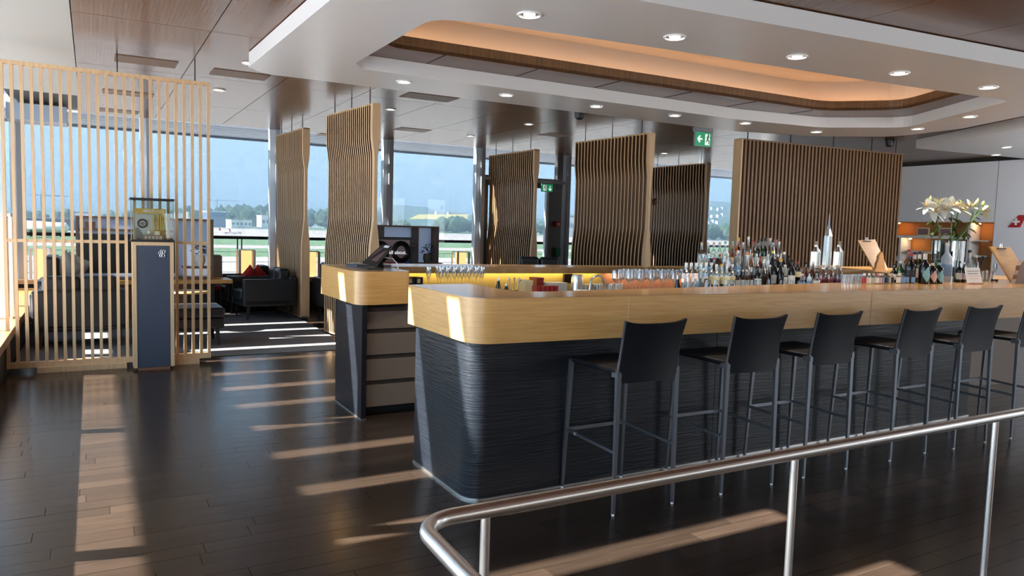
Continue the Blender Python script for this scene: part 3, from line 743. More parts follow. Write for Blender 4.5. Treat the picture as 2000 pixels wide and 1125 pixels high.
woods('woods', 'green trees among the houses on the right', 800, [(1120, 1200, 450, 440), (1370, 1430, 454, 437), (1370, 1600, 454, 440)], 9, 40)
# buildings
def house(name, label, cat, px0, px1, yt, y, m_, roof='roofgrey', depth=30, windows=0, zb=GZ, group=None):
    a, c = at(px0, yt, y=y), at(px1, yt, y=y)
    h = a.z-zb; wd = c.x-a.x
    t = thing(name, label, cat, (a.x, y, zb), group=group)
    MB().box(0, wd, 0, depth, 0, h).build('wall', m_, t)
    MB().box(-wd*.02, wd*1.02, -.5, depth+.5, h, h+h*.08).build('roof', roof, t)
    for k in range(windows):
        x0 = wd*(k+.25)/windows; MB().box(x0, x0+wd*.5/windows, -.25, 0, h*.45, h*.7).build('window', 'glassblue', t)
    return t
house('hangar', 'blue flat roofed hangar in front of the woods', 'hangar', 408, 441, 414, 1000, 'bluehall', 'whitehouse', 60, 3)
house('warehouse', 'long low white building left of the window post', 'building', 452, 492, 430, 900, 'whitehouse', 'whitehouse', 40, 5)
house('warehouse', 'small white cube building beside the post', 'building', 511, 527, 422, 900, 'whitehouse', 'whitehouse', 30, 2)
house('terminal', 'long blue glass airport terminal seen through the screen', 'terminal', -40, 150, 424, 500, 'glassblue', 'roofgrey', 60, 8)
house('terminal', 'white terminal pier below the blue glass building', 'terminal', -60, 120, 440, 420, 'whitehouse', 'roofgrey', 30, 9)
house('warehouse', 'white block seen through the screen beside the showcase', 'building', 146, 172, 416, 620, 'whitehouse', 'roofgrey', 30, 3)
house('warehouse', 'low white sheds right of the showcase', 'building', 345, 358, 418, 900, 'whitehouse', 'whitehouse', 30, 2)
house('apartment_block', 'tall white apartment block beside the wide screen', 'building', 1107, 1122, 424, 800, 'whitehouse', 'roofgrey', 20, 4)
house('apartment_block', 'second white apartment block near the red call point', 'building', 1124, 1130, 426, 800, 'whitehouse', 'roofgrey', 20, 2)
c = incl(890, 419, 1300, .063); house('farmhouse', 'pale farm building above the yellow field', 'building', 876, 905, 414, c.y, 'whitehouse', 'terracotta', 10, 4, zb=c.z-1)
c = incl(857, 419, 1300, .063); house('farmhouse', 'small white house on the crest above the field', 'building', 852, 862, 413, c.y, 'whitehouse', 'terracotta', 10, 1, zb=c.z-1)
rr = random.Random(4)
for i in range(14):
    px = 1378 + (i % 5)*9 + rr.uniform(-2, 2); py = 405 + (i//5)*13 + rr.uniform(-2, 2); c = incl(px, py+6, 900, .098); y = c.y
    house('house', 'white house of the hillside village, %s counted from its top' % nth(i), 'house', px-3.5, px+3.5, py, y, 'whitehouse', 'terracotta' if i % 3 else 'roofgrey', 8, 2, zb=c.z-1.5, group='white houses of the hillside village')
c = at(367, 428, y=1000); t = thing('control_tower', 'white control tower standing among the woods', 'tower', (c.x, 1000, GZ))
h = at(367, 402, y=1000).z-GZ
MB().lathe([(2.2, 0), (1.8, h*.75)], 10).build('shaft', 'whitehouse', t); MB().lathe([(2, h*.72), (4, h*.8), (4, h*.92), (3, h)], 10).build('cab', 'glassblue', t)
def crane(px, py, y, label):
    c = at(px, py, y=y); h = c.z-GZ; t = thing('tower_crane', label, 'crane', (c.x, y, GZ))
    MB().bar((0, 0, 0), (0, 0, h), .9).build('mast', 'roofgrey', t); MB().bar((-h*.35, 0, h*.94), (h*.8, 0, h*.94), .7).build('jib', 'roofgrey', t)
crane(424, 388, 1300, 'thin construction crane above the blue hangar')
crane(80, 378, 900, 'construction crane seen through the left screen')
def plane(px, py, y, sc, rz, label):
    c = at(px, py, y=y); t = thing('aeroplane', label, 'aeroplane', (c.x, y, GZ+.2), rz)
    MB().lathe([(.02*sc, 0), (.09*sc, .05*sc), (.10*sc, .6*sc), (.03*sc, 1.0*sc)], 10).build('fuselage', 'white', t, smooth=True, loc=(0, -.5*sc, .16*sc), rot=(-PI/2, 0, 0))
    MB().prism([(-.55*sc, .05*sc), (0, -.18*sc), (.55*sc, .05*sc), (.55*sc, .11*sc), (0, .10*sc), (-.55*sc, .11*sc)], .12*sc, .14*sc).build('wing', 'white', t)
    MB().prism_axis([(.34*sc, .2*sc), (.5*sc, .2*sc), (.52*sc, .42*sc), (.44*sc, .42*sc)], -.012*sc, .012*sc, 'x').build('tail_fin', 'redcloth', t)
    for x, y_ in ((0, -.38*sc), (-.1*sc, .05*sc), (.1*sc, .05*sc)): MB().lathe([(.02*sc, 0), (.02*sc, .12*sc)], 6, (x, y_, 0)).build('wheel_strut', 'black', t)
plane(443, 455, 480, 9, 1.2, 'small parked light aircraft on the runway, the left one')
plane(460, 457, 470, 8, 1.9, 'small parked light aircraft on the runway, the right one')
plane(70, 452, 330, 22, 1.4, 'white airliner parked at the terminal, the nearer one')
plane(40, 448, 380, 22, 1.2, 'white airliner parked at the terminal, the farther one')
# ================================================================== LOUNGE
o = MB().prism([(-.72, 8.95), (2.63, 8.95), (2.86, 9.93), (2.93, 12.5), (2.93, 13.2), (-.72, 13.2)], .002, .012).build('carpet', 'carpet')
tag(o, 'grey carpet lying in the seating area behind the screen', 'carpet')
def tapered_legs(t, pts, h, m_='black'):
    for (x, y) in pts: MB().bar((x*.94, y*.94, h), (x, y, 0), .05, .05, .55).build('leg', m_, t)
def armchair(loc, rz, label, wd=.86, dp=.84, seats=1, arms=(1, 1), group='black leather armchairs', name='armchair', back_h=.80):
    """faces +Y locally"""
    t = thing(name, label, name.replace('_', ' '), loc, rz, group)
    tapered_legs(t, [(-wd/2+.09, -dp/2+.08), (wd/2-.09, -dp/2+.08), (-wd/2+.09, dp/2-.1), (wd/2-.09, dp/2-.1)], .22)
    MB().box(-wd/2, wd/2, -dp/2, dp/2-.04, .21, .32).build('seat_base', 'leather', t, bevel=.02)
    iw = wd-.24
    for k in range(seats): MB().box(-iw/2+iw*k/seats+.004, -iw/2+iw*(k+1)/seats-.004, -dp/2+.2, dp/2, .32, .46).build('seat_cushion', 'leather', t, bevel=.035)
    for sx, on in ((-1, arms[0]), (1, arms[1])):
        if on: MB().box(*sorted((sx*wd/2, sx*(wd/2-.12))), -dp/2+.02, dp/2-.02, .215, .64).build('arm', 'leather', t, bevel=.028)
    MB().box(-wd/2+.02, wd/2-.02, -dp/2-.02, -dp/2+.10, .24, .68).build('back_frame', 'leather', t, bevel=.03)
    nt_ = max(2, 2*seats)
    for k in range(nt_): MB().box(-iw/2+iw*k/nt_+.002, -iw/2+iw*(k+1)/nt_-.002, -dp/2+.06, -dp/2+.24, .44, back_h).build('back_cushion', 'leather', t, bevel=.05)
    return t
armchair((2.40, 12.44, .0125), PI/2+.08, 'black leather armchair nearest the carpet edge, facing left')
armchair((2.30, 13.21, .0125), PI/2+.04, 'second black leather armchair with red cushions, behind the first', dp=.80, wd=.60)
armchair((3.62, 11.85, 0), -PI/2+.06, 'black leather armchair seen from behind between two wavy screens', back_h=.92)
armchair((6.05, 9.9, 0), -.4, 'black leather armchair whose back top shows over the rear counter', back_h=1.14)
armchair((-.12, 10.42, .0125), 0.0, 'wide dark leather sofa turned away behind the slats', wd=1.02, dp=.86, seats=1, name='sofa', group=None, back_h=.84)
armchair((-.28, 12.0, .012), PI/2*-1+PI, 'leather armchair with striped pillows seen through the slats', wd=.95, dp=.85, back_h=.98, group=None) if False else None
armchair((-.20, 11.9, .0125), -PI/2, 'tall leather armchair with grey pillows beside the window bench', wd=.95, dp=.84, back_h=1.0)
t = thing('ottoman', 'low black leather stool seat right of the showcase', 'ottoman', (1.10, 10.0, .0125), 0)
tapered_legs(t, [(-.26, -.26), (.26, -.26), (-.26, .26), (.26, .26)], .22)
MB().box(-.32, .32, -.32, .32, .21, .34).build('seat_base', 'leather', t, bevel=.02); MB().box(-.33, .33, -.33, .33, .34, .47).build('seat_cushion', 'leather', t, bevel=.04)
t = thing('lounge_chair', 'light grey fabric chair with red seat near the window', 'chair', (1.66, 13.26, .0125), PI)
MB().box(-.22, .22, -.25, .2, .40, .46).build('seat', 'redcloth', t, bevel=.02); MB().box(-.22, .22, .16, .26, .46, .98).build('backrest', 'greycloth', t, bevel=.05)
for sx in (-1, 1):
    for sy in (-.2, .2): MB().bar((sx*.18, sy, .40), (sx*.2, sy*1.1, 0), .03).build('leg', 'black', t)
    MB().box(sx*.22-.02, sx*.22+.02, -.15, .2, .62, .65).build('arm', 'redcloth', t)
def pillow(loc, rot, m_, label, group, sz=.34):
    mb = MB(); n = 8; vs = []
    for s in (1, -1):
        for j in range(n+1):
            for i in range(n+1):
                u, q = -1+2*i/n, -1+2*j/n; k = (1-u**4)*(1-q**4)
                vs.append((u*sz/2*(1-.07*(1-q*q)), s*.07*k**.6, q*sz/2*(1-.07*(1-u*u))))
    W = n+1; K = W*W; fs = []
    for j in range(n):
        for i in range(n):
            a = j*W+i; fs.append((a, a+1, a+1+W, a+W)); fs.append((K+a, K+a+W, K+a+1+W, K+a+1))
    o = MB().add(vs, fs).build('pillow', m_, smooth=True); o.location = loc; o.rotation_euler = rot
    tag(o, label, 'pillow', group)
c = at(488, 517, y=12.9); pillow((c.x, 12.9, .66), (.1, .75, .5), 'redcloth', 'red cushion on the armchair, the left one', 'red cushions', .26)
c = at(504, 518, y=12.95); pillow((c.x, 12.98, .64), (.1, .75, .5), 'redcloth', 'red cushion on the armchair, the right one', 'red cushions', .28)
c = at(128, 523, y=11.7); pillow((c.x, 11.7, c.z), (.2, .8, .3), 'greycloth', 'grey patterned pillow on the tall armchair, the left one', 'grey pillows', .34)
c = at(145, 523, y=11.75); pillow((c.x, 11.8, c.z), (.1, .5, .4), 'labelgrey', 'grey patterned pillow on the tall armchair, the right one', 'grey pillows', .34)
t = thing('side_table', 'round pale topped side table right of the showcase', 'table', (at(368, 572, y=11.2).x, 11.2, .012))
MB().lathe([(.26, .52), (.27, .535), (.26, .55)], 24).build('table_top', 'oak', t, smooth=True); MB().lathe([(.02, .02), (.02, .52)], 10).build('stem', 'black', t); MB().lathe([(.16, 0), (.16, .02)], 20).build('base', 'black', t)
# ---- media units
def media(name, label, px0, px1, ptop, pbot, y, screen, cells, zb=None):
    a, b__ = at(px0, ptop, y=y), at(px1, ptop, y=y); z1 = a.z; z0 = at(px0, pbot, y=y).z if zb is None else zb
    t = thing(name, label, 'media unit', (a.x, y, z0)); wd = b__.x-a.x; h = z1-z0
    MB().box(0, wd, 0, .35, h-.03, h).build('top_board', 'brownframe', t)
    MB().box(0, wd, 0, .35, 0, .03).build('bottom_board', 'brownframe', t)
    for q in [0, 1]+cells: x = q*wd; MB().box(min(max(x-.015, 0), wd-.03), min(max(x+.015, .03), wd), .0, .35, .03, h-.03).build('upright', 'brownframe', t)
    MB().box(.01, wd-.01, .30, .315, .03, h-.03).build('back_panel', 'panelblue', t)
    x0, x1, z0_, z1_ = screen
    MB().box(x0*wd, x1*wd, .02, .34, z1_*h, z1_*h+.03).build('shelf', 'brownframe', t)
    if zb is not None:
        MB().box(.1, wd-.1, .03, .32, -z0+.01, 0).build('base', 'brownframe', t)
    return t, wd, h
t, wd, h = media('media_unit', 'brown framed media unit with dark television seen through the slats', 147, 417, 421, 548, 12.6, (.0, .72, .1, .77), [.72], zb=.62)
MB().box(-.0, 2.15, -.15, .40, -.06, 0).build('bench_top', 'oak', t); MB().box(.1, .5, 0, .35, -.60, -.06).build('leg_panel', 'black', t); MB().box(1.6, 1.9, 0, .35, -.60, -.06).build('leg_panel', 'black', t)
q_ = at(390, 520, y=12.75); MB().box(q_.x-.25, q_.x+.2, 12.62, 12.9, q_.z-.03, q_.z).build('shelf', 'brownframe', t, loc=-t.location)
tv = thing('television', 'large switched off black television in the left media unit', 'television', (t.location.x+.04, 12.58, t.location.z+.10))
MB().box(0, wd*.72-.06, .02, .06, 0, h*.77-.14).build('bezel', 'black', tv); MB().box(.02, wd*.72-.08, .012, .02, .02, h*.77-.16).build('screen', 'screenblack', tv)
t2, wd2, h2 = media('media_unit', 'brown framed media unit with advertising screen behind the desk', 700, 858, 438, 520, 12.6, (.0, .72, .1, .66), [.30, .73], zb=.45)
x0 = at(712, 470, y=12.58).x; x1 = at(800, 470, y=12.58).x; z0 = at(800, 513, y=12.58).z; z1 = at(800, 469, y=12.58).z
tv = thing('television', 'screen showing a giant dark number and the words all about', 'television', (x0, 12.56, z0-.02))
W_, Hh = x1-x0, z1-z0+.02
MB().box(-.03, W_+.05, .02, .05, -.03, Hh+.05).build('bezel', 'black', tv); MB().box(0, W_, .012, .02, 0, Hh).build('screen', 'screengrey', tv)
zx = at(783, 493, y=12.57).x-x0
MB().tube([(zx+.135*math.cos(a), .006, Hh*.5+.155*math.sin(a)) for a in [k*PI/12 for k in range(24)]], .050, 6, True).build('printed_figure', 'screenblack', tv)
MB().tube([(zx-.40+.135*math.cos(a), .006, Hh*.5+.155*math.sin(a)) for a in [k*PI/12 for k in range(24)]], .050, 6, True).build('printed_figure', 'screenblack', tv)
MB().box(W_-.11, W_, .008, .012, 0, .10).build('printed_corner', 'bluelight', tv)
MB().box(W_-.5, W_-.2, .008, .012, 0, .025).build('printed_corner', 'capred', tv)
text('all about.', .09, 'screentext', tv, (zx-.08, -.05, Hh*.5-.01), (PI/2, 0, 0))
def planter(px, pyt, pyb, y, label, sc=1.0, pot='vasegrey'):
    b_ = at(px, pyb, y=y); tp = at(px, pyt, y=y); h = tp.z-b_.z
    t = thing('potted_plant', label, 'plant', b_)
    hp = h*.42
    MB().lathe([(hp*.30, 0), (hp*.48, hp*.45), (hp*.44, hp*.85), (hp*.36, hp), (hp*.30, hp*.96)], 16).build('pot', pot, t, smooth=True)
    rr = random.Random(int(px)); mb = MB()
    for k in range(46):
        a = rr.uniform(0, 2*PI); e_ = rr.uniform(.1, 1.3); r = h*rr.uniform(.2, .5)
        c = Vector((math.cos(a)*math.cos(e_)*r*.8, math.sin(a)*math.cos(e_)*r*.8, hp+math.sin(e_)*r*1.05))
        d = Vector((math.cos(a+1), math.sin(a+1), rr.uniform(-.3, .6))).normalized()*h*.08; n_ = d.orthogonal().normalized()*h*.035
        mb.add([c-d, c+n_, c+d, c-n_], [(0, 1, 2, 3)])
    mb.build('foliage', 'darkfoliage', t)
    fl_ = MB()
    for k in range(10):
        a = rr.uniform(0, 2*PI); r = h*rr.uniform(.1, .42)
        fl_.blob((math.cos(a)*r*.7, math.sin(a)*r*.7, hp+h*rr.uniform(.2, .5)), (h*.025,)*3, k)
    fl_.build('blossoms', 'labelgrey', t)
q_ = at(834, 513, y=12.75); MB().box(q_.x-.3, q_.x+.26, 12.62, 12.9, q_.z-.03, q_.z).build('shelf', 'brownframe', t2, loc=-t2.location)
planter(834, 471, 513, 12.75, 'grey vase of dark foliage on the media unit shelf')
q_ = at(390, 520, y=12.75); MB().box(q_.x-.25, q_.x+.2, 12.62, 12.9, q_.z-.03, q_.z).build('shelf', 'brownframe', t, loc=-t.location) if False else None
planter(390, 467, 520, 12.75, 'pale vase of dry foliage seen through the slats', pot='label')
# small framed sign on the left unit
t = thing('table_sign', 'small dark framed sign on the left media unit', 'sign', at(176, 446, y=12.55)); MB().box(-.07, .07, 0, .02, 0, .10).build('frame', 'brownframe', t); MB().box(-.055, .055, -.004, 0, .012, .088).build('print', 'screengrey', t)
# ---- glowing lamps on the benches
def lamp(px0, px1, pyt, y, zb, label, wd=None, hh=None, core='lampglow'):
    a, b_ = at(px0, pyt, y=y), at(px1, pyt, y=y); wd = wd or b_.x-a.x; h = hh or a.z-zb
    t = thing('table_lamp', label, 'lamp', ((a.x+b_.x)/2, y, zb), group='box lamps on the window benches')
    MB().box(-wd*.32, wd*.32, -wd*.32, wd*.32, .02, h*.96).build('glowing_core', core, t)
    MB().box(-wd*.5, wd*.5, -wd*.5, wd*.5, 0, .02).build('base', 'white', t)
    MB().box(-wd*.5, wd*.5, -wd*.5, wd*.5, h*.97, h).build('cap', 'lampshade', t)
    for sx in (-1, 1):
        for sy in (-1, 1): MB().box(sx*wd*.5-.012, sx*wd*.5+.012, sy*wd*.5-.012, sy*wd*.5+.012, .02, h*.97).build('corner_post', 'lampshade', t)
        MB().box(*sorted((sx*wd*.5, sx*wd*.38)), -wd*.5, -wd*.48, .02, h*.97).build('screen', 'lampshade', t)
lamp(64, 92, 484, 13.62, .56, 'box lamp on the bench behind the left slats', .26)
lamp(465, 495, 487, 13.62, .56, 'box lamp glowing behind the armchair', .26)
lamp(598, 615, 490, 13.62, .56, 'box lamp partly hidden by the wavy screen', .26)
lamp(885, 915, 491, 13.62, .56, 'box lamp on the bench right of the media unit', .26)
lamp(-14, 14, 416, 9.6, .44, 'tall box lamp on the left bench at the picture edge', .20, core='lamppale')
# ---- call point, extinguisher sign, exit signs, cameras
c = at(1091, 438, y=13.7); t = thing('call_point', 'small red fire alarm call point by the door', 'alarm', c)
MB().box(-.05, .05, 0, .10, -.06, .06).build('housing', 'signred', t); MB().box(-.03, .03, -.006, 0, -.03, .03).build('glass_face', 'label', t)
c = at(1092, 496, y=13.7); t = thing('door_release', 'green emergency door release box on the window post', 'door release', c)
MB().box(-.035, .035, 0, .10, -.18, .14).build('housing', 'exitgreen', t); MB().box(-.02, .02, -.006, 0, -.16, -.06).build('label_plate', 'label', t)
def running_man(mb, x, z, s, y):
    B = lambda a, b_, w_: mb.bar((x+a[0]*s, y, z+a[1]*s), (x+b_[0]*s, y, z+b_[1]*s), w_*s, .004)
    mb.lathe([(.001, 0), (.075*s, 0.001), (.075*s, .003), (.001, .004)], 10, (0, 0, 0), False) if False else None
    B((.04, .30), (.10, .40), .13); B((-.02, .02), (.05, .28), .14); B((.05, .26), (-.20, .14), .07); B((.05, .26), (.24, .12), .07)
    B((-.02, .04), (-.10, -.18), .08); B((-.10, -.18), (-.28, -.22), .08); B((-.02, .04), (.16, -.12), .08); B((.16, -.12), (.12, -.36), .08)
def exit_sign(c, wd, h, left, label, drop):
    t = thing('exit_sign', label, 'exit sign', c)
    MB().box(-wd/2, wd/2, 0, .03, -h/2, h/2).build('panel', 'exitlit', t)
    MB().box(-wd/2-.008, wd/2+.008, .004, .034, -h/2-.008, h/2+.008).build('frame', 'frame', t)
    s = -1 if left else 1
    if left:
        mb = MB().box(-wd*.36, -wd*.08, -.004, 0, -h*.06, h*.06); mb.bar((-wd*.36, -.002, 0), (-wd*.22, -.002, h*.24), h*.12, .004); mb.bar((-wd*.36, -.002, 0), (-wd*.22, -.002, -h*.24), h*.12, .004)
    else:
        mb = MB().box(wd*.22, wd*.29, -.004, 0, -h*.3, h*.32); mb.bar((wd*.255, -.002, -h*.36), (wd*.10, -.002, -h*.08), h*.12, .004); mb.bar((wd*.255, -.002, -h*.36), (wd*.41, -.002, -h*.08), h*.12, .004)
    mb.build('arrow', 'exitwhite', t)
    fx = wd*.25 if left else -wd*.24
    MB().box(fx-wd*.15, fx+wd*.15, -.003, 0, -h*.40, h*.40).build('doorway', 'exitwhite', t)
    mb = MB(); running_man(mb, fx, 0, h*.95, -.005); mb.build('running_figure', 'exitgreen', t)
    if drop:
        MB().box(-wd/2-.01, wd/2+.01, -.02, .06, h/2+.012, h/2+.075).build('lamp_housing', 'frame', t)
        MB().box(-wd*.4, wd*.4, .0, .03, h/2+.075, drop).build('ceiling_bracket', 'frame', t)
    return t
exit_sign(at(1374, 272, y=8.72), .33, .21, True, 'hanging green exit sign with left arrow and running figure', H-at(1374, 272, y=8.72).z)
exit_sign(at(1069, 367, y=13.72), .27, .155, False, 'green exit sign with down arrow on the door frame', 0)
def dome_camera(px, py, y, label):
    c = at(px, py, y=y); t = thing('ceiling_camera', label, 'camera', (c.x, y, H))
    MB().lathe([(.03, -.12), (.06, -.10), (.068, -.05), (.07, -.045), (.07, 0)], 14).build('dome', 'black', t, smooth=True); MB().lathe([(.08, -.015), (.08, 0)], 16).build('mount', 'dark', t)
c = at(1132, 220, z=H); dome_camera(1132, 220, 8.6, 'black dome camera on the ceiling left of the exit sign')
dome_camera(1737, 285, 7.75, 'black dome camera above the slatted partition')
# ---- downlights
spot = bpy.data.lights.new('downlight_beam', 'SPOT'); spot.energy = 80; spot.spot_size = 1.5; spot.spot_blend = .7; spot.shadow_soft_size = .05; spot.color = (1, .92, .82)
def downlight(c, label, r=.075, group='downlights in the white slab'):
    t = thing('downlight', label, 'downlight', c, group=group)
    mb = MB(); mb.tube([(r*math.cos(a), r*math.sin(a), -.004) for a in [k*PI/10 for k in range(20)]], .009, 6, True); mb.build('rim', 'white', t, smooth=True)
    MB().lathe([(r*.85, -.003), (r*.55, -.001)], 16, cap=False).build('reflector', 'reflector', t)
    MB().lathe([(.001, -.010), (r*.5, -.008), (r*.5, -.002)], 14, cap=False).build('bulb', 'bulb', t)
def beam(c):
    o = bpy.data.objects.new('downlight_beam', spot); COL.objects.link(o); o.location = (c.x, c.y, c.z-.02)
for p in [(1034, 28), (1318, 72), (1557, 110), (1757, 142), (1930, 170), (789, 159), (989, 185), (1165, 207), (1318, 225), (1456, 240), (1594, 257), (1792, 251), (1894, 227)]: beam(at(*p, z=3.054))
for i, p in enumerate([(1034, 28), (1318, 72), (1557, 110), (1757, 142), (1930, 170)]): downlight(at(*p, z=3.054), 'round downlight in the near edge of the white slab, %s from the left' % nth(i), .08)
for i, p in enumerate([(789, 159), (989, 185), (1165, 207), (1318, 225), (1456, 240), (1594, 257), (1792, 251), (1894, 227)]): downlight(at(*p, z=3.054), 'round downlight in the far edge of the white slab, %s from the left' % nth(i), .075)
for i, p in enumerate([(428, 175), (487, 123), (763, 213), (919, 265), (1033, 242), (1298, 299)]): downlight(at(*p, z=H), 'round downlight in the wood ceiling, %s from the left' % nth(i), .07, 'downlights in the wood ceiling')
for i, p in enumerate([(1965, 287), (1945, 302)]): downlight(at(*p, z=3.05), 'round downlight in the second slab, %s one' % ('outer', 'inner')[i], .07)
# square ceiling diffusers
def diffuser(p, q, label):
    a, b_ = at(*p, z=H), at(*q, z=H)
    t = thing('air_diffuser', label, 'air vent', ((a.x+b_.x)/2, (a.y+b_.y)/2, H)); w2, d2 = abs(b_.x-a.x)/2, .19
    MB().box(-w2, w2, -d2, d2, -.006, 0).build('plate', 'ceilbrown', t)
for i, (p, q) in enumerate([((224, 112), (345, 127)), ((412, 140), (524, 151)), ((786, 186), (890, 194)), ((770, 252), (840, 255)), ((1060, 262), (1110, 265)), ((200, 178), (300, 187)), ((190, 212), (270, 222)), ((620, 262), (640, 264))]):
    diffuser(p, q, 'flat rectangular air panel in the wood ceiling, %s in reading order' % nth(i))
# ---- shelf niche contents
t = thing('wall_shelving', 'white shelving with glass shelves inside the lit wall niche', 'shelving', (XR, 9.1, 0))
MB().box(-.02, .34, -.65, 1.08, 1.60, 1.655).build('shelf', 'white', t)
MB().box(-.02, .34, -.67, -.62, .47, 1.93).build('divider', 'white', t)
MB().box(-.02, .34, .78, .83, .9, 1.60).build('divider', 'white', t)
MB().box(-.02, .34, .83, 1.08, 1.10, 1.15).build('shelf', 'white', t)
for z in (1.28, .95): MB().box(.0, .33, -.62, .78, z, z+.012).build('glass_shelf', 'glass', t)
for z in (1.55, 1.24, .93): MB().box(.0, .33, -1.08, -.67, z, z+.012).build('glass_shelf', 'glass', t)
for (y_, z) in ((.95, 1.92), (-.75, 1.92), (.66, 1.59)): MB().lathe([(.03, -.01), (.03, 0)], 10, (.12, y_, z)).build('spotlight', 'nichelamp', t)
for i, (px, z) in enumerate([(1803, 1.657), (1846, 1.657)]):
    c = at(px, 450, x=XR+.1); o = thing('picture_frame', 'small dark picture on the niche shelf, the %s one' % ('left', 'right')[i], 'picture', (XR+.1, c.y, z)); MB().box(0, .02, -.13, .13, 0, .17).build('frame', 'labelcream', o); MB().box(-.004, 0, -.11, .11, .02, .15).build('print', 'screengrey', o)
for i, (px, z, n) in enumerate([(1783, 1.292, 3), (1812, 1.292, 2), (1918, 1.562, 2), (1915, 1.252, 3), (1912, .942, 3), (1748, 1.15, 4)]):
    c = at(px, 480, x=XR+.1)
    for k in range(n):
        o = MB().box(-.10, .10, -.14, .14, 0, .013).build('magazine', 'paper' if k % 2 else 'labelgrey', bevel=0); o.location = (XR+.15, c.y, z+.0135*k); o.rotation_euler = (0, 0, .05*k)
        tag(o, 'magazine in the %s flat pile on the niche shelves, %s from the bottom' % (nth(i), nth(k)), 'magazine', 'magazines on the niche shelves')
# airline tail logo
t = thing('wall_logo', 'red tail shaped emblem with white cross on the white wall', 'logo', (XR-.03, 7.6, 0))
pl = [(at(1968, 444, x=XR-.03)), (at(1991, 444, x=XR-.03)), (at(2004, 420, x=XR-.03)), (at(1990, 420, x=XR-.03))]
poly = [(q.y-7.6, q.z) for q in pl]
mb = MB(); mb.prism_axis(poly, 0, .03, 'x'); mb.build('tail_shape', 'signred', t)
cy, cz = at(1986, 433, x=XR).y-7.6, at(1986, 433, x=XR).z
mb = MB().box(-.006, 0, cy-.065, cy+.065, cz-.02, cz+.02).box(-.007, 0, cy-.02, cy+.02, cz-.065, cz+.065); mb.build('cross', 'paper', t)
# ================================================================== THINGS ON THE BAR
PROF = {
 'round': [(.0, 0), (.92, 0), (1, .03), (1, .56), (.9, .63), (.45, .72), (.33, .78), (.32, .93)],
 'slope': [(.0, 0), (.92, 0), (1, .03), (1, .45), (.75, .58), (.40, .74), (.32, .80), (.31, .93)],
 'square': [(.0, 0), (.95, 0), (1, .02), (1, .60), (.9, .65), (.45, .70), (.38, .74), (.38, .92)],
 'squat': [(.0, 0), (.9, 0), (1, .06), (1, .40), (.85, .52), (.45, .62), (.34, .68), (.34, .90)],
 'decanter': [(.0, 0), (.95, 0), (1, .04), (.72, .40), (.40, .62), (.30, .72), (.30, .90)],
 'jar': [(.0, 0), (.9, 0), (1, .05), (1, .60), (.85, .70), (.5, .80), (.45, .92)],
}
cache = {}
def bmesh_of(kind, h, r, m_):
    k = ('b', kind, round(h, 3), round(r, 3), m_)
    if k not in cache: cache[k] = MB().lathe([(a*r if a else .0005, z*h) for a, z in PROF[kind]], 12, sq=.55 if kind == 'square' else 0).mesh('body', m_, True)
    return cache[k]
def lmesh(name, r, z0, z1, m_, n=12, sq=0, arc=None):
    k = (name, round(r, 4), round(z0, 3), round(z1, 3), m_, sq)
    if k not in cache: cache[k] = MB().lathe([(r, z0), (r, z1)], n, sq=sq).mesh(name, m_, True)
    return cache[k]
def bottle(c, h, r, kind, m_, cap, label, lab=None, fill=None, group=None, caph=.09, cat='bottle', lz=(.15, .45), neck=None):
    t = thing('bottle', label, cat, c, random.uniform(-.4, .4) if kind != 'square' else .55, group)
    link('body', bmesh_of(kind, h, r, m_), t)
    cr = {'round': .36, 'slope': .36, 'square': .42, 'squat': .40, 'decanter': .36, 'jar': .55}[kind]
    link('cap', lmesh('cap', r*cr, h*(1-caph), h, cap), t)
    sq = .55 if kind == 'square' else 0
    if lab: link('label', lmesh('label', r*1.012, h*lz[0], h*lz[1], lab, sq=sq), t)
    if fill: link('contents', lmesh('contents', r*.93, h*.03, h*(.5 if kind != 'square' else .52), fill, sq=sq), t)
    if neck: link('neck_band', lmesh('neck_band', r*cr*.98, h*.74, h*(1-caph), neck), t)
    return t
def tier_at(px, i, dy=0):
    y0, z = TIERS[i]; y0 += dy
    r = ROT @ Vector((px-PP[0], -(505-PP[1]), -FPX)); k = r.x/r.y       # x = k*y, y = y0-.1*(x-5.5)
    y = (y0+.55)/(1+.1*k); return Vector((k*y, y, z))
def on_tier(px, py, i, r, kind, m_, cap, label, dy=0, **kw):
    c = tier_at(px, i, dy); top = at(px, py, y=c.y).z
    return bottle(c, top-c.z, r, kind, m_, cap, label, **kw)
G1 = 'bottles of the back row on the display'
top_row = [(1369, 473, 'round', 'liquor', 'cork', 'labelgrey'), (1382, 474, 'round', 'liquor', 'capwhite', 'labelgrey'), (1393, 473, 'round', 'liquor', 'cork', 'labelblack'), (1404.5, 473, 'round', 'liquor', 'cork', 'labelblack'), (1415.5, 471, 'slope', 'liquor', 'capteal', None), (1429.5, 471, 'slope', 'whisky', 'capteal', 'label'), (1440.5, 464, 'round', 'whisky', 'capgold', 'labelgrey'), (1450, 473, 'round', 'liquor', 'capwhite', None), (1460, 462, 'round', 'liquor', 'capwhite', 'labelgrey'), (1471, 470, 'slope', 'amber', 'capred', 'label'), (1479, 469, 'round', 'green', 'capblack', 'label'), (1486, 466, 'slope', 'green', 'capblack', None), (1493, 465, 'round', 'green', 'capblack', 'labelgrey'), (1502, 465, 'round', 'liquor', 'capwhite', 'label'), (1508, 468, 'slope', 'liquor', 'capblack', 'labelgrey'), (1514, 468, 'round', 'whisky', 'cappink', 'caporange'), (1520, 472, 'round', 'liquor', 'capwhite', 'caporange')]
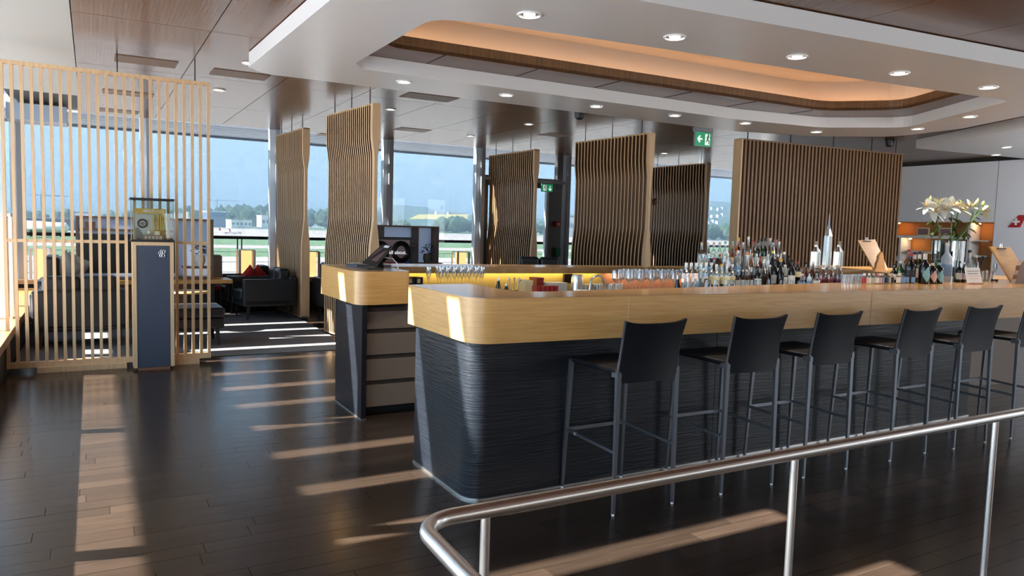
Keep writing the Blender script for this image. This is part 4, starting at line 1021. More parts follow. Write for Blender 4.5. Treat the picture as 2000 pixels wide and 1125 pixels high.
DESC = dict(liquor='clear', whisky='honey coloured', amber='dark amber', green='green', blackglass='black', frost='frosted', cork='cork stopper', capwhite='white cap', capteal='teal cap', capgold='gold cap', capred='red cap', capblack='black cap', capyellow='yellow cap', cappink='pink cap', caporange='orange neck', capnavy='navy cap')
for i, (px, py, k, m_, cap, lab) in enumerate(top_row):
    on_tier(px, py, 3, .034, k, m_, cap, '%s bottle with %s, %s from left in the display back row' % (DESC[m_], DESC[cap], nth(i)), lab=lab, group=G1, dy=.045*(1 if i % 2 else -1))
G2 = 'bottles of the middle row on the display'
mid_row = [(1373, 496, 'round', 'liquor', 'capwhite', 'label'), (1384, 495, 'squat', 'liquor', 'capwhite', 'labelblue'), (1395, 503, 'squat', 'amber', 'capred', 'labelblack'), (1406, 497, 'round', 'whisky', 'capred', 'label'), (1415, 500, 'slope', 'liquor', 'capwhite', None), (1421, 495, 'round', 'frost', 'capwhite', 'labelgrey'), (1430, 503, 'squat', 'amber', 'capgold', 'labelblack'), (1441, 489, 'round', 'liquor', 'capwhite', 'labelblue'), (1459, 493, 'decanter', 'liquor', 'caporange', None), (1468, 494, 'slope', 'whisky', 'capgold', 'label'), (1477, 490, 'decanter', 'liquor', 'capblack', None), (1485, 500, 'round', 'amber', 'capred', 'label'), (1493, 506, 'slope', 'liquor', 'capwhite', 'labelblack'), (1500, 496, 'round', 'frost', 'capwhite', 'labelcream'), (1509, 490, 'slope', 'blackglass', 'capyellow', 'labelblack'), (1519, 497, 'round', 'blackglass', 'capwhite', 'label'), (1531, 492, 'squat', 'blackglass', 'capwhite', 'labelgrey'), (1541, 499, 'round', 'blackglass', 'capblack', 'labelgrey'), (1559, 511, 'round', 'blackglass', 'capred', 'labelcream')]
for i, (px, py, k, m_, cap, lab) in enumerate(mid_row):
    on_tier(px, py, 2, .034 if k != 'decanter' else .045, k, m_, cap, '%s bottle with %s, %s from left in the display middle row' % (DESC[m_], DESC[cap], nth(i)), lab=lab, group=G2, dy=.045*(1 if i % 2 else -1))
G3 = 'square bottles with pale stoppers'
low = [1341, 1351, 1360.6, 1370, 1380, 1390, 1400, 1410, 1421, 1431]
for i, px in enumerate(low):
    on_tier(px, 513 + (i > 5)*3, 1, .033, 'square', 'liquor', 'capgold' if i == 7 else 'capwhite', 'clear square bottle with %s stopper, %s from left in the front row' % ('gold' if i == 7 else 'white', nth(i)), lab='labelcream' if i > 4 else None, fill='whisky' if i == 4 else None, group=G3, lz=(.18, .5), dy=.035*(1 if i % 2 else -1))
for i, px in enumerate((1443, 1452, 1460, 1468)):
    on_tier(px, 527, 1, .026, 'squat', 'amber', 'capwhite', 'small brown bottle with white cap, %s of four in the display' % nth(i), lab='labelgrey', group='small brown bottles', dy=.035*(1 if i % 2 else -1))
for i, (px, py, k, m_, cap, lab) in enumerate([(1482, 520, 'round', 'blackglass', 'capblack', 'label'), (1492, 509, 'slope', 'liquor', 'capwhite', 'labelblack'), (1504, 517, 'squat', 'amber', 'capwhite', None), (1514, 506, 'round', 'blackglass', 'capblack', 'labelgrey'), (1526, 506, 'slope', 'blackglass', 'capgold', None), (1534, 517, 'decanter', 'liquor', 'capwhite', 'label'), (1548, 507, 'round', 'blackglass', 'capblack', 'label')]):
    on_tier(px, py, 1, .034, k, m_, cap, '%s bottle with %s, %s from left in the front row, right half' % (DESC[m_], DESC[cap], nth(i)), lab=lab, group='dark bottles of the front row', dy=.035*(1 if i % 2 else -1))
# right part of the display: amber, blue and jars
for i, (px, py, k, m_, cap, lab, r) in enumerate([(1568, 535, 'squat', 'liquor', 'capwhite', 'labelblue', .035), (1575, 512, 'slope', 'amber', 'capblack', None, .033), (1583, 531, 'round', 'frost', 'capblack', 'labelblue', .022), (1589, 511, 'slope', 'amber', 'capwhite', None, .036), (1597, 530, 'squat', 'liquor', 'capblack', 'label', .034)]):
    on_tier(px, py, 0, r, k, m_, cap, '%s bottle with %s, %s from left between display and red flasks' % (DESC[m_], DESC[cap], nth(i)), lab=lab, group='small bottles at the display right end', dy=.04*(1 if i % 2 else -1))
for i, (px, m_, cn) in enumerate([(1607, 'red_liquid', 'deep red'), (1622, 'pink_liquid', 'pink'), (1639, 'purple_liquid', 'purple')]):
    on_tier(px, 518, 0, .042, 'jar', 'liquor', 'cork', 'corked glass flask of %s liquid beside the tumblers' % cn, fill=m_, group='corked flasks of coloured liquid')
# spire bottle and its two companions on the rear counter
def tall(px, pyt, label, spire=False):
    y = 5.78; c = at(px, 521, y=y); c.z = 1.185; top = at(px, pyt, y=y).z; h = top-c.z; r = .052 if spire else .055
    t = thing('decorative_bottle', label, 'bottle', c, .1, 'etched glass bottles on the rear counter')
    if spire:
        MB().lathe([(r*.9, 0), (r, .02*h), (r*.85, .60*h), (r*.4, .73*h)], 4).build('body', 'liquor', t); MB().lathe([(r*.4, .73*h), (r*.2, .82*h), (.004, h)], 10).build('spire', 'frost', t, smooth=True)
        MB().lathe([(r*.84, .03*h), (r*.72, .58*h)], 4).build('etched_core', 'frost', t) if False else None
    else:
        MB().lathe([(r*.9, 0), (r, .03*h), (r, .62*h), (r*.35, .80*h), (r*.35, .88*h)], 4).build('body', 'liquor', t); MB().lathe([(r*.30, .86*h), (r*.30, h)], 10).build('stopper', 'cork', t)
    mb = MB(); rr = random.Random(int(px))
    for k in range(9 if spire else 6):
        z = (.1+.052*k if spire else .1+.08*k)*h; q = r*(.70 if not spire else .62)
        a = rr.uniform(-.4, .4); mb.bar((-q*.5, -q, z), (q*.5*math.cos(a), -q, z+.02+.015*a), .006, .004); mb.bar((q*.3, -q, z-.01), (q*.1, -q, z+.03), .005, .004)
    mb.build('etching', 'capwhite', t)
tall(1592, 471, 'square etched glass bottle with stopper left of the spire bottle'); tall(1614, 417, 'tall etched glass bottle drawn out into a long spire', True); tall(1636, 471, 'square etched glass bottle with stopper right of the spire bottle')

# ---- bottles standing on the front counter at the right
def counter_pt(px, y): c = at(px, 545, y=y); return Vector((c.x, y, 1.168))
right = [(1745, 515, 4.12, .036, 'squat', 'blackglass', 'capblack', 'label', 'small dark bottle with white label and black cap'), (1757, 510, 4.10, .036, 'round', 'green', 'capwhite', 'labelcream', 'green bottle with pale cap beside the red capped one'), (1772, 487, 4.14, .040, 'round', 'whisky', 'capred', 'labelgrey', 'pale bottle with red and white cap behind the black one'), (1776, 495, 4.02, .046, 'round', 'blackglass', 'capred', 'labelblack', 'broad black bottle with red collar'), (1784, 492, 4.13, .038, 'round', 'whisky', 'capnavy', 'label', 'pale bottle with blue and white cap'), (1793, 491, 4.10, .040, 'round', 'green', 'capnavy', 'label', 'green bottle with white neck label and navy cap'), (1846, 474, 4.08, .050, 'round', 'frost', 'capwhite', 'labelblue', 'tall frosted bottle with blue and white neck'), (1868, 487, 4.08, .036, 'round', 'liquor', 'capwhite', 'labelgrey', 'clear bottle with long white neck foil'), (1878, 486, 4.10, .040, 'slope', 'liquor', 'capwhite', 'labelgrey', 'clear bottle with white cap behind the menu card'), (1890, 488, 4.10, .040, 'squat', 'frost', 'capnavy', 'labelpurple', 'bottle with navy cap and gold neck left of the red drink'), (1872, 510, 3.99, .026, 'round', 'blackglass', 'capblack', 'labelgrey', 'slim dark bottle with grey label behind the card'), (1881, 512, 3.99, .026, 'round', 'blackglass', 'capwhite', 'labelpurple', 'slim dark bottle with lilac label beside the card')]
for (px, py, y, r, k, m_, cap, lab, label) in right:
    c = counter_pt(px, y); bottle(c, at(px, py, y=y).z-c.z, r, k, m_, cap, label + ', on the right counter', lab=lab, group='bottles at the right of the front counter', neck={'capnavy': 'label', 'capwhite': None}.get(cap))
for i, (px, py, m_, nm) in enumerate([(1804, 495, 'labelteal', 'teal diamond label and tall white cap'), (1819, 508, 'labelpink', 'pink diamond label'), (1832, 507, 'labelteal', 'teal diamond label and dark cap')]):
    y = 3.94; c = counter_pt(px, y); h = at(px, py, y=y).z-c.z; r = .047 if i == 0 else .043
    t = bottle(c, h, r, 'round', 'blackglass', ['capwhite', 'capblack', 'capblack'][i], 'squat black bottle with ' + nm, group='black bottles with diamond labels', neck=[None, 'labelcream', 'labelteal'][i], caph=.2 if i == 0 else .12)
    t.rotation_euler = (0, 0, -.45)
    n = 8; vs = []; fs = []; hh = h*.26
    for k in range(n+1):
        u = -1+2*k/n; a = -PI/2 + u*.9; q = (1-abs(u))*hh
        vs += [(r*1.03*math.cos(a), r*1.03*math.sin(a), h*.30-q), (r*1.03*math.cos(a), r*1.03*math.sin(a), h*.30+q)]
    for k in range(n): fs.append((2*k, 2*k+2, 2*k+3, 2*k+1))
    MB().add(vs, fs).build('diamond_label', m_, t)
t = bottle(counter_pt(1902, 4.06), at(1902, 498, y=4.06).z-1.168, .036, 'jar', 'liquor', 'capwhite', 'short jar of bright red drink with white lid', fill='red_liquid')
c = counter_pt(1910, 4.1); t = thing('pepper_mill', 'black handled tool leaning above the glasses', 'tool', c); MB().tube([(-.01, 0, .0), (.01, 0, .14), (.06, 0, .24)], [.010, .013, .016], 10).build('handle', 'black', t, smooth=True)
c = counter_pt(1868, 4.02); t = thing('potted_herb', 'small green herb plant between the bottles', 'plant', (c.x+.0, 4.16, 1.168))
MB().lathe([(.03, 0), (.04, .12)], 12).build('pot', 'glass', t); mb = MB(); rr = random.Random(3)
for k in range(40):
    a, z = rr.uniform(0, 6.28), rr.uniform(.10, .19); q = rr.uniform(.0, .06); d = Vector((math.cos(a), math.sin(a), rr.uniform(-.3, .5)))*.022; p = Vector((math.cos(a)*q, math.sin(a)*q, z)); n_ = d.orthogonal().normalized()*.01
    mb.add([p-d, p+n_, p+d, p-n_], [(0, 1, 2, 3)])
mb.build('leaves', 'leaf', t)
# miniature bottles along the counter's inner edge
minis = [(1688, 'capwhite', 'capred'), (1697, 'capwhite', 'label'), (1705.5, 'cork', 'labelgrey'), (1713, 'cappink', 'label'), (1718, 'capwhite', 'labelpink'), (1723, 'cork', 'labelblue'), (1731, 'capblack', 'labelblack'), (1736, 'cork', 'labelgrey'), (1742, 'cork', 'labelblack'), (1755, 'capwhite', 'label'), (1763, 'capnavy', 'labelblue'), (1771, 'capnavy', 'labelblue'), (1783, 'capnavy', 'labelblue')]
for i, (px, cap, lab) in enumerate(minis):
    c = counter_pt(px, 3.98); h = at(px, 534, y=3.98).z-c.z
    bottle(c, h, .018, 'jar', 'liquor', cap, 'miniature bottle, %s from left in the row along the counter edge' % nth(i), lab=lab, lz=(.1, .62), caph=.2, group='miniature bottles on the counter')
# ---- glasses
def glass_mesh(kind, s=1.0):
    k = ('g', kind, s)
    if k in cache: return cache[k]
    if kind == 'flute': P_ = [(.030, 0), (.004, .006), (.0035, .10), (.012, .118), (.030, .185), (.024, .235), (.023, .235), (.028, .185), (.010, .122)]
    elif kind == 'wine': P_ = [(.034, 0), (.004, .006), (.004, .09), (.012, .10), (.040, .135), (.037, .185), (.032, .205), (.031, .205), (.038, .135), (.010, .104)]
    elif kind == 'tumbler': P_ = [(.026, 0), (.036, .09), (.035, .09), (.025, .008)]
    elif kind == 'upturned': P_ = [(.036, 0), (.024, .08), (.001, .082)]
    elif kind == 'shot': P_ = [(.018, 0), (.024, .075), (.023, .075), (.016, .006)]
    cache[k] = MB().lathe([(r*s, z*s) for r, z in P_], 12, cap=kind in ('tumbler',)).mesh(kind+'_glass', 'glass', True); return cache[k]
def glass(kind, c, label, group, s=1.0, name=None):
    o = link(name or kind+'_glass', glass_mesh(kind, s), loc=c); tag(o, label, 'glass', group)
WT = .88
fl_px = [837, 855, 861, 868, 874, 881, 888, 895, 902, 909, 916, 923, 930, 937, 942]
for i, px in enumerate(fl_px):
    y = 5.85 + .09*(i % 2) ; c = at(px, 540, y=y); glass('flute', (c.x, y, 1.0), 'tall champagne flute, %s from the left on the raised tray' % nth(i), 'champagne flutes', .90)
t = thing('glass_tray', 'low steel rack carrying the champagne flutes', 'rack', (0, 0, 0)); a, b_ = at(828, 540, y=5.85), at(950, 540, y=5.85)
MB().box(a.x-.03, b_.x+.03, 5.76, 6.02, .985, 1.0).build('shelf', 'steel', t)
for x in (a.x, b_.x): MB().box(x-.02, x+.02, 5.78, 6.0, WT, .985).build('leg', 'steel', t)
wn = [1203, 1213, 1221, 1229, 1236, 1243, 1250, 1257, 1265, 1272, 1279, 1287, 1294, 1301, 1308, 1316, 1324, 1333]
for i, px in enumerate(wn):
    y = 5.45 + .14*(i % 3) - .1*(px-1200)/130; c = at(px, 540, y=y); glass('wine', (c.x, y, .985), 'stemmed wine glass, %s from left in the cluster before the copper panel' % nth(i), 'wine glasses', 1.05)
t = thing('glass_tray', 'steel tray under the wine glasses', 'rack', (0, 0, 0)); a, b_ = at(1195, 540, y=5.5), at(1340, 540, y=5.5)
MB().box(a.x-.05, b_.x+.05, 5.28, 5.82, .97, .985).build('shelf', 'steel', t)
for x in (a.x, b_.x): MB().box(x-.02, x+.02, 5.40, 5.70, WT, .97).build('leg', 'steel', t)
for i, px in enumerate([1144, 1158, 1165, 1172, 1190, 1197, 1204, 1211]):
    y = 5.72 + .05*(i % 2); c = at(px, 552, y=y); glass('tumbler', (c.x, y, .965), 'clear tumbler by the tap, %s from the left' % nth(i), 'tumblers by the tap', .95, 'tumbler')
t = thing('glass_tray', 'narrow shelf carrying the tumblers by the tap', 'rack', (0, 0, 0)); a, b_ = at(1140, 552, y=5.72), at(1216, 552, y=5.72)
MB().box(a.x-.03, b_.x+.03, 5.66, 5.83, .95, .965).build('shelf', 'steel', t); MB().box(a.x, b_.x, 5.70, 5.80, WT, .95).build('support', 'steel', t)
for i, px in enumerate([1425, 1444, 1453, 1475, 1500, 1520, 1541, 1555, 1410, 1490]):
    c = at(px, 552, y=4.60); glass('upturned', (c.x, tierline(4.68, c.x), 1.075), 'upturned tumbler, %s of those before the display bottles' % nth(i), 'upturned tumblers', 1.0, 'upturned_tumbler')
for i in range(13):
    px = 1647 + i*3.1; c = counter_pt(px, 4.05+.055*(i % 2)); glass('shot', c, 'little tasting glass, %s from left beside the purple flask' % nth(i), 'little tasting glasses', 1.0, 'tasting_glass')
for i, px in enumerate([1912, 1919, 1926, 1933, 1942]):
    y = 4.02 + .09*(i % 2); c = counter_pt(px, y); glass('flute' if i == 4 else 'tumbler', c, 'glass behind the menu card, %s from the left' % nth(i), 'glasses behind the menu card', .75 if i == 4 else 1.15, 'cocktail_glass')
# ---- tools and boxes on the rear worktop
def wpt(px, y): c = at(px, 560, y=y); return Vector((c.x, y, WT))
def shaker(px, py, y, r, label):
    c = wpt(px, y); h = at(px, py, y=y).z-WT; t = thing('pourer_bottle', label, 'bottle', c)
    MB().lathe([(r*.9, 0), (r, h*.1), (r, h*.55), (r*.5, h*.8), (r*.45, h*.86)], 12).build('body', 'blackglass', t, smooth=True); MB().lathe([(r*.35, h*.84), (r*.45, h*.9), (r*.2, h)], 10).build('pourer', 'steel', t, smooth=True)
shaker(973, 541, 5.85, .028, 'slim black bottle standing alone on the worktop')
shaker(989, 553, 5.82, .032, 'short black pot beside the bar tools')
shaker(1323, 537, 5.15, .034, 'black bottle with steel pourer, left of three'); shaker(1340, 543, 5.12, .036, 'black bottle with steel pourer, middle of three'); shaker(1360, 546, 5.09, .034, 'black bottle with steel pourer, right of three')
c = wpt(1004, 5.85); t = thing('bar_tools', 'steel bar tools standing in a dark cup', 'utensils', c)
MB().lathe([(.035, 0), (.04, .12)], 14).build('cup', 'blackglass', t)
for k in range(6):
    a = k*1.05; MB().tube([(0, 0, .02), (.05*math.cos(a), .05*math.sin(a), .20)], .004, 6).build('utensil', 'steel', t); MB().blob((.055*math.cos(a), .055*math.sin(a), .215), (.014, .014, .02), k).build('utensil_head', 'steel', t)
for i, (p0_, p1_, yt, y, m_, label) in enumerate([(1049, 1062, 543, 6.0, 'redbox', 'small dark red box standing on the tray'), (1026, 1041, 548, 5.92, 'labelcream', 'cream folded napkin stack beside the red box'), (1071, 1108, 553, 5.95, 'label', 'flat white box right of the red tray')]):
    a, b_ = at(p0_, yt, y=y), at(p1_, yt, y=y)
    t = thing(['tea_box', 'napkin_stack', 'white_box'][i], label, 'box', (a.x, y, WT)); MB().box(0, b_.x-a.x, 0, .14, 0, a.z-WT).build('carton', m_, t); MB().box(-.002, b_.x-a.x+.002, -.002, .142, a.z-WT-.02, a.z-WT+.002).build('lid', m_, t)
a, b_ = at(1046, 559, y=5.8), at(1090, 559, y=5.8)
t = thing('garnish_tray', 'row of little dark red tins on a tray', 'tray', (a.x, 5.78, WT)); MB().box(0, b_.x-a.x, 0, .1, 0, .06).build('tray_base', 'black', t)
for k in range(5): MB().box((b_.x-a.x)*(k+.1)/5, (b_.x-a.x)*(k+.9)/5, .01, .09, .06, a.z-WT).build('tin', 'redbox', t)
c = wpt(1127, 5.75); h = at(1127, 536, y=5.75).z-WT; t = thing('paper_cup_dispenser', 'steel canister with red and white wrapped bag in front', 'dispenser', c)
MB().lathe([(.055, 0), (.058, h*.7), (.055, h*.9), (.045, h)], 16).build('canister', 'steel', t, smooth=True); MB().box(-.07, .06, -.11, -.06, 0, h*.48).build('bag', 'paper', t, bevel=.012); MB().box(-.05, .03, -.115, -.108, h*.10, h*.36).build('red_print', 'redbox', t)
c = at(1111, 544, y=6.40); t = thing('power_socket', 'black double power socket on the lit splash panel', 'socket', (c.x, 6.405, c.z)); MB().box(-.05, .05, 0, .03, -.05, .05).build('plate', 'black', t)
for k in (-1, 1): MB().lathe([(.015, 0), (.015, .003)], 10).build('outlet', 'dark', t, loc=(k*.022, -.002, 0), rot=(PI/2, 0, 0))
for i, (p0_, p1_) in enumerate(((788, 806), (808, 822))):
    a, b_ = at(p0_, 541, y=6.2), at(p1_, 541, y=6.2); z0 = at(p0_, 552, y=6.2).z
    t = thing('napkin_holder', 'black open holder with folded napkins, the %s one' % ('left', 'right')[i], 'holder', (a.x, 6.15, WT))
    mb = MB().box(0, b_.x-a.x, 0, .12, 0, z0-WT).box(0, .012, 0, .12, 0, a.z-WT).box(b_.x-a.x-.012, b_.x-a.x, 0, .12, 0, a.z-WT).box(0, b_.x-a.x, .0, .12, a.z-WT-.01, a.z-WT); mb.build('frame', 'black', t)
    MB().box(.02, b_.x-a.x-.02, .01, .11, z0-WT, z0-WT+.04).build('napkins', 'labelcream', t)
# tap
c = wpt(1183, 5.62); a = at(1152, 560, y=5.62); h = at(1165, 538, y=5.62).z-WT; d = a.x-c.x
t = thing('bar_tap', 'arched chrome tap over the bar sink', 'tap', c)
pts = [(0, 0, 0), (-.01, 0, h*.45), (-.03, 0, h*.8)] + [(-.03+(d+.06)*q*.5-.0+d*.0, 0, h*(.8+.2*math.sin(PI*min(q, .9)))) for q in (.2, .5, .9, 1.3)] + [(d, 0, h*.8), (d-.005, 0, h*.5), (d-.005, 0, .06)]
MB().tube([(0, 0, 0), (-.008, 0, h*.5), (-.03, 0, h*.85), (-.06, 0, h*.97), (d*.5, 0, h), (d+.05, 0, h*.97), (d+.015, 0, h*.88), (d, 0, h*.5), (d, 0, h*.2)], .011, 10).build('spout', 'steel', t, smooth=True); MB().lathe([(.03, 0), (.02, .03)], 14).build('base', 'steel', t)
# ---- clipboards with rock shaped stands
def clipboard(pl, label, stand):
    p0_, p1_, p2_, p3_, y = pl     # lower left, lower right, upper right, upper left pixels
    a, b_, c_, d_ = (at(*p, y=y) for p in (p0_, p1_, p2_, p3_))
    t = thing('menu_clipboard', label, 'clipboard', (a.x, y, 1.168)); off_ = Vector((a.x, y, 1.168)); back = .14
    q = [(v_-off_) for v_ in (a, b_, c_, d_)]; 
    for k, v_ in enumerate(q): v_.y = 0 if k < 2 else .10
    q[0].z = q[1].z = .004
    n_ = Vector((0, .018, 0)); MB().add(q+[v_+n_ for v_ in q], [(0, 1, 2, 3), (7, 6, 5, 4), (0, 4, 5, 1), (1, 5, 6, 2), (2, 6, 7, 3), (3, 7, 4, 0)]).build('board', 'oak', t)
    m_ = (q[2]+q[3])/2; w_ = (q[2]-q[3]).x
    MB().box(m_.x-w_*.2, m_.x+w_*.2, m_.y-.016, m_.y+.02, m_.z-.022, m_.z-.010).build('clip_jaw', 'black', t); MB().tube([(m_.x-.018, m_.y, m_.z-.012), (m_.x-.014, m_.y, m_.z+.028), (m_.x+.014, m_.y, m_.z+.03), (m_.x+.018, m_.y, m_.z-.012)], .006, 8).build('clip_lever', 'steel', t)
    h = d_.z-1.168; sx_ = -.02; w2 = w_*.5
    pr = [(sx_-w2*.62, 0), (sx_+w2*.62, 0), (sx_+w2*.45, h*.25), (sx_+w2*.30, h*.5), (sx_+w2*.12, h*.64), (sx_-w2*.05, h*.58), (sx_-w2*.22, h*.50), (sx_-w2*.25, h*.36), (sx_-w2*.42, h*.24), (sx_-w2*.45, h*.12)]
    MB().prism_axis(pr, -.09, -.055, 'y').build('rock_stand', stand, t)
clipboard(((1708, 527), (1735, 527), (1724, 468), (1690, 470), 5.75), 'oak clipboard on a rock shaped stand before the slatted partition', 'oak')
clipboard(((1976, 553), (2012, 553), (1996, 484), (1956, 482), 3.85), 'oak clipboard with dark walnut stand at the right picture edge', 'walnut')
# ---- menu card and small things at the right end
a, b_, c_, d_ = (at(*p, y=3.80) for p in ((1890, 548), (1919, 546), (1916, 523), (1887, 523))); t = thing('menu_card', 'white folded card with small print on a brown foot', 'card', (a.x, 3.80, 1.168))
w_, h = b_.x-a.x, d_.z-1.168
MB().add([(0, 0, .01), (w_, 0, .01), (w_-.01, .03, h), (-.01, .03, h), (0, .004, .01), (w_, .004, .01), (w_-.01, .034, h), (-.01, .034, h)], [(0, 1, 2, 3), (7, 6, 5, 4), (0, 4, 5, 1), (1, 5, 6, 2), (2, 6, 7, 3), (3, 7, 4, 0)]).build('card', 'paper', t)
for k, (x0, x1, m_) in enumerate([(.1, .85, 'labelblack'), (.1, .8, 'labelblack'), (.2, .9, 'labelpink'), (.2, .8, 'labelpink')]):
    z = h*(.78-.15*k); MB().box(w_*x0, w_*x1, .03*z/h-.003, .03*z/h-.001, z-.0022, z+.0022).build('printed_line', m_, t)
MB().box(w_*.3, w_*.85, -.03, .03, 0, .012).build('foot', 'terracotta', t)
c = counter_pt(1953, 4.0); t = thing('ashtray', 'small dark sunglasses like bar clip by the second clipboard', 'bar tool', (c.x, 4.05, 1.168)); MB().lathe([(.03, 0), (.035, .02)], 12).build('body', 'black', t)
t['label'] = 'small dark dish left of the walnut stand'; t['category'] = 'dish'; t.name = 'small_dish'
# ---- lilies in a tall ribbed vase
y = 4.20; vb = at(1851, 512, y=y); vb = Vector((vb.x, y, 1.168)); vt = at(1852, 470, y=y).z-1.168; vr = (at(1870, 480, y=y).x-at(1833, 480, y=y).x)/2*.9
t = thing('flower_vase', 'wide ribbed glass vase holding the white lilies', 'vase', vb)
mb = MB(); n = 40; vs = []
for z in (0, vt):
    for k in range(n):
        a = 2*PI*k/n; q = vr*(1 if k % 2 else .93); vs.append((q*math.cos(a), q*math.sin(a), z))
mb.add(vs, [(k, (k+1) % n, n+(k+1) % n, n+k) for k in range(n)] + [tuple(reversed(range(n)))]); mb.build('ribbed_wall', 'glass_dark', t); MB().lathe([(vr*.9, .003), (vr*.9, vt*.55)], 20).build('water', 'glass', t)
for k in range(10): 
    a = k*.63; MB().bar((vr*math.cos(a)*1.0, vr*math.sin(a), 0), (vr*math.cos(a), vr*math.sin(a), vt), .010, .004).build('rib', 'frost' if k % 2 else 'blackglass', t)
def petal_mesh(mb, o, axis, length, width, curl, n=5):
    axis = axis.normalized(); side = axis.cross(Vector((0, 0, 1)));
    if side.length < 1e-3: side = Vector((1, 0, 0))
    side.normalize(); dn = side.cross(axis).normalized()*-1
    vs = []; fs = []
    for k in range(n+1):
        q = k/n; w_ = width*math.sin(PI*min(.98, .08+q*.92))**.8*.5; c = o+axis*length*q*(1-.18*curl*q)+Vector((0, 0, -1))*curl*length*.38*q*q+axis*0
        vs += [c-side*w_, c+Vector((0, 0, -.12*w_*2)), c+side*w_]
    for k in range(n):
        a = 3*k; fs += [(a, a+1, a+4, a+3), (a+1, a+2, a+5, a+4)]
    mb.add(vs, fs)
def lily(label, base, path, flowers, buds, leaves):
    """path: pixels of the stem up from the vase"""
    t = thing('lily', label, 'flower', base, group='white lilies in the vase')
    P_ = [Vector((0, 0, .03))] + [at(px, py, y=y+dy)-base for px, py, dy in path]
    MB().tube(P_, [.007]*len(P_), 7).build('stem', 'stem', t, smooth=True)
    for (px, py, dx, dz, ln) in leaves:
        o = at(px, py, y=y)-base; mb = MB(); petal_mesh(mb, o, Vector((dx, random.uniform(-.4, .4), dz)), ln, .034, .7); mb.build('leaf', 'leaf' if random.random() < .55 else 'leafdark', t, smooth=True)
    for (px, py, r, tilt, m_) in flowers:
        o = at(px, py, y=y-.03)-base; ax = Vector((tilt[0], tilt[1], tilt[2])).normalized(); e1 = ax.orthogonal().normalized(); e2 = ax.cross(e1); f = MB()
        for k in range(6):
            a = k*PI/3+.3; petal_mesh(f, o, ax*.75+(e1*math.cos(a)+e2*math.sin(a)), r, r*.40, .55)
        fo = f.build('flower', m_, t, smooth=True)
        s = MB()
        for k in range(5): a = k*1.256; s.tube([o, o+ax*r*.5+(e1*math.cos(a)+e2*math.sin(a))*r*.2], .003, 5)
        s.build('stamens', 'capgold', fo)
        MB().tube([o-ax*.03, P_[-1]], .004, 5).build('flower_stalk', 'stem', t)
    for (px, py, px2, py2) in buds:
        a, b_ = at(px, py, y=y)-base, at(px2, py2, y=y)-base; MB().tube([a, a*.7+b_*.3, a*.35+b_*.65, b_], [.006, .016, .014, .003], 8).build('bud', 'bud', t, smooth=True)
        MB().tube([P_[-1], a], .004, 5).build('bud_stalk', 'stem', t)
lily('lily with two open white flowers leaning to the left', vb, [(1838, 470, 0), (1834, 450, 0), (1829, 425, 0), (1824, 415, 0)], [(1821, 411, .15, (-.3, -1, .15), 'petal'), (1812, 404, .12, (-1, -.3, .5), 'petal'), (1832, 400, .12, (.4, .2, 1), 'petalpale')], [(1816, 394, 1818, 382), (1811, 399, 1809, 388)], [(1829, 430, -1, -.05, .16), (1832, 440, -1, -.5, .19), (1832, 445, .9, .5, .14), (1834, 452, -1, -.15, .22), (1836, 456, 1, .25, .16), (1828, 422, -.5, -.6, .11), (1832, 428, .3, .9, .12)])
lily('lily with a wide white flower in the middle of the bunch', vb, [(1857, 470, 0), (1858, 445, 0), (1859, 420, 0), (1859, 412, 0)], [(1855, 404, .16, (-.1, -.8, .7), 'petal'), (1846, 409, .12, (-.9, -.5, .3), 'petal')], [(1862, 395, 1861, 385)], [(1858, 432, -1, .6, .18), (1859, 425, .9, -.2, .14), (1858, 440, 1, -.4, .17), (1857, 455, -1, -.1, .18), (1858, 450, .9, .7, .2), (1858, 462, -.6, -.8, .12)])
lily('lily with pale half open flowers right of the middle', vb, [(1861, 468, .02), (1866, 440, .02), (1870, 420, .02), (1873, 412, .02)], [(1876, 410, .12, (.5, -.7, .5), 'petalpale'), (1870, 405, .10, (-.1, -.6, .9), 'petal')], [(1875, 398, 1874, 390)], [(1868, 428, 1, -.15, .14), (1866, 435, -1, .2, .1), (1864, 448, 1, .55, .22), (1864, 455, .9, -.1, .16), (1862, 460, -1, .35, .13)])
lily('lily with a bud, its stem leaning to the right', vb, [(1866, 470, .0), (1876, 455, .0), (1893, 435, 0), (1901, 416, 0)], [(1896, 405, .13, (-.4, -.4, .8), 'petalpale')], [(1905, 400, 1911, 387)], [(1896, 430, 1, 0, .17), (1893, 437, -1, .5, .1), (1885, 445, 1, -.02, .2), (1880, 452, 1, -.25, .14), (1898, 424, 1, .05, .12), (1876, 456, -1, -.3, .1)])
lily('lily with opening flower and buds farthest to the right', vb, [(1869, 470, -.02), (1884, 452, -.02), (1901, 428, -.02), (1914, 413, -.02)], [(1921, 411, .12, (1, -.5, .1), 'petalpale')], [(1920, 409, 1931, 402), (1918, 402, 1922, 392)], [(1906, 420, .4, .9, .1), (1909, 418, 1, .2, .1), (1899, 432, 1, -.1, .16), (1880, 455, 1, -.5, .12)])
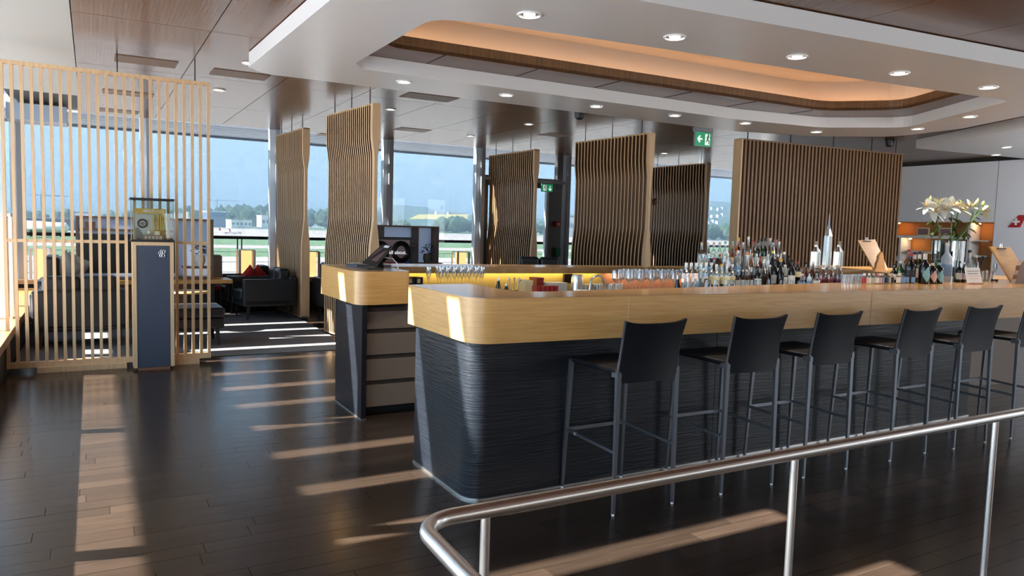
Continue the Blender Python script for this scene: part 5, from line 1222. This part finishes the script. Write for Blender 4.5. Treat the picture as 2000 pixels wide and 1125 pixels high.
# ---- tablet and papers on the service desk
def quad_slab(name, m_, p, th, par, top=None):
    n_ = (p[1]-p[0]).cross(p[3]-p[0]).normalized()*th
    return MB().add(p+[q+n_ for q in p], [(3, 2, 1, 0), (4, 5, 6, 7), (0, 1, 5, 4), (1, 2, 6, 5), (2, 3, 7, 6), (3, 0, 4, 7)]).build(name, m_, par)
base = Vector((1.98, 5.95, 1.185))
t = thing('tablet_stand', 'dark tablet in a slanted holder on the service desk', 'tablet', base)
A_, B_ = Vector((0.0, -.02, .03)), Vector((.20, -.09, .012))
ll = at(709, 514, y=6.02)-base; lr = at(734, 522, y=5.86)-base; ur = at(767, 483, y=6.02)-base; ul = at(748, 479, y=6.16)-base
p = [ll, lr, ur, ul]; quad_slab('body', 'black', p, .012, t)
def lerp(u, q): return (p[0]*(1-u)+p[1]*u)*(1-q)+(p[3]*(1-u)+p[2]*u)*q
n_ = (p[1]-p[0]).cross(p[3]-p[0]).normalized()*.0125
quad_slab('screen', 'screengrey', [lerp(.12, .18)+n_, lerp(.88, .18)+n_, lerp(.88, .78)+n_, lerp(.12, .78)+n_], .001, t); quad_slab('white_sticker', 'paper', [lerp(.35, .86)+n_, lerp(.8, .86)+n_, lerp(.8, .97)+n_, lerp(.35, .97)+n_], .001, t)
m_ = lerp(.5, .45); MB().bar((m_.x, m_.y, m_.z), (m_.x+.05, m_.y+.05, 0), .05, .012).build('prop', 'black', t); MB().box(ll.x-.02, lr.x+.06, lr.y-.02, ll.y+.10, 0, .012).build('base', 'black', t)
a, b_ = at(752, 503, y=6.05)-base, at(778, 525, y=5.9)-base; MB().tube([a, a*.6+b_*.4+Vector((.02, 0, .03)), a*.25+b_*.75+Vector((.02, 0, .02)), Vector((b_.x, b_.y, .003))], .004, 6).build('cable', 'paper', t, smooth=True)
for i, (px, py, wd, dp, rz, label) in enumerate([(693, 517, .15, .10, -.3, 'black spiral bound booklet on the desk, the farther one'), (715, 521.5, .17, .11, -.15, 'black spiral bound booklet on the desk, the nearer one')]):
    c = at(px, py, z=1.185); t = thing('spiral_booklet', label, 'booklet', (c.x, c.y, 1.185), rz); MB().box(-wd/2, wd/2, -dp/2, dp/2, 0, .008).build('cover', 'black', t)
    for k in range(9): MB().tube([(-wd/2+.012+k*wd/9.5+.005*math.cos(a), dp/2, .006+.008*math.sin(a)) for a in [j*PI/4 for j in range(8)]], .0015, 4, True).build('ring', 'paper', t)
c = at(775, 518, z=1.185); t = thing('folder', 'flat dark folder lying behind the tablet', 'folder', (2.12, 6.3, 1.185), .1); MB().box(-.16, .16, -.12, .12, 0, .02).build('cover', 'navy_flat', t); MB().box(-.158, .155, -.118, .118, .004, .016).build('pages', 'labelgrey', t)
# ================================================================== HAZE over the airfield
hz = bpy.data.materials.new('haze'); hz.use_nodes = True
hz.node_tree.nodes.remove(hz.node_tree.nodes['Principled BSDF'])
vs_ = N(hz, 'ShaderNodeVolumeScatter'); vs_.inputs['Color'].default_value = (.41, .60, .76, 1); vs_.inputs['Density'].default_value = HAZE; vs_.inputs['Anisotropy'].default_value = 0.0
va_ = N(hz, 'ShaderNodeVolumeAbsorption'); va_.inputs['Color'].default_value = (.41, .60, .76, 1); va_.inputs['Density'].default_value = HAZE
ad_ = N(hz, 'ShaderNodeAddShader'); LK(hz, vs_.outputs[0], ad_.inputs[0]); LK(hz, va_.outputs[0], ad_.inputs[1]); LK(hz, ad_.outputs[0], hz.node_tree.nodes['Material Output'].inputs['Volume']); M['haze'] = hz
o = MB().box(-6000, 9000, 120, 13000, GZ+.3, 300).build('haze', 'haze'); o['kind'] = 'stuff'; o['label'] = 'pale blue haze over the airfield and hills'; o['category'] = 'haze'
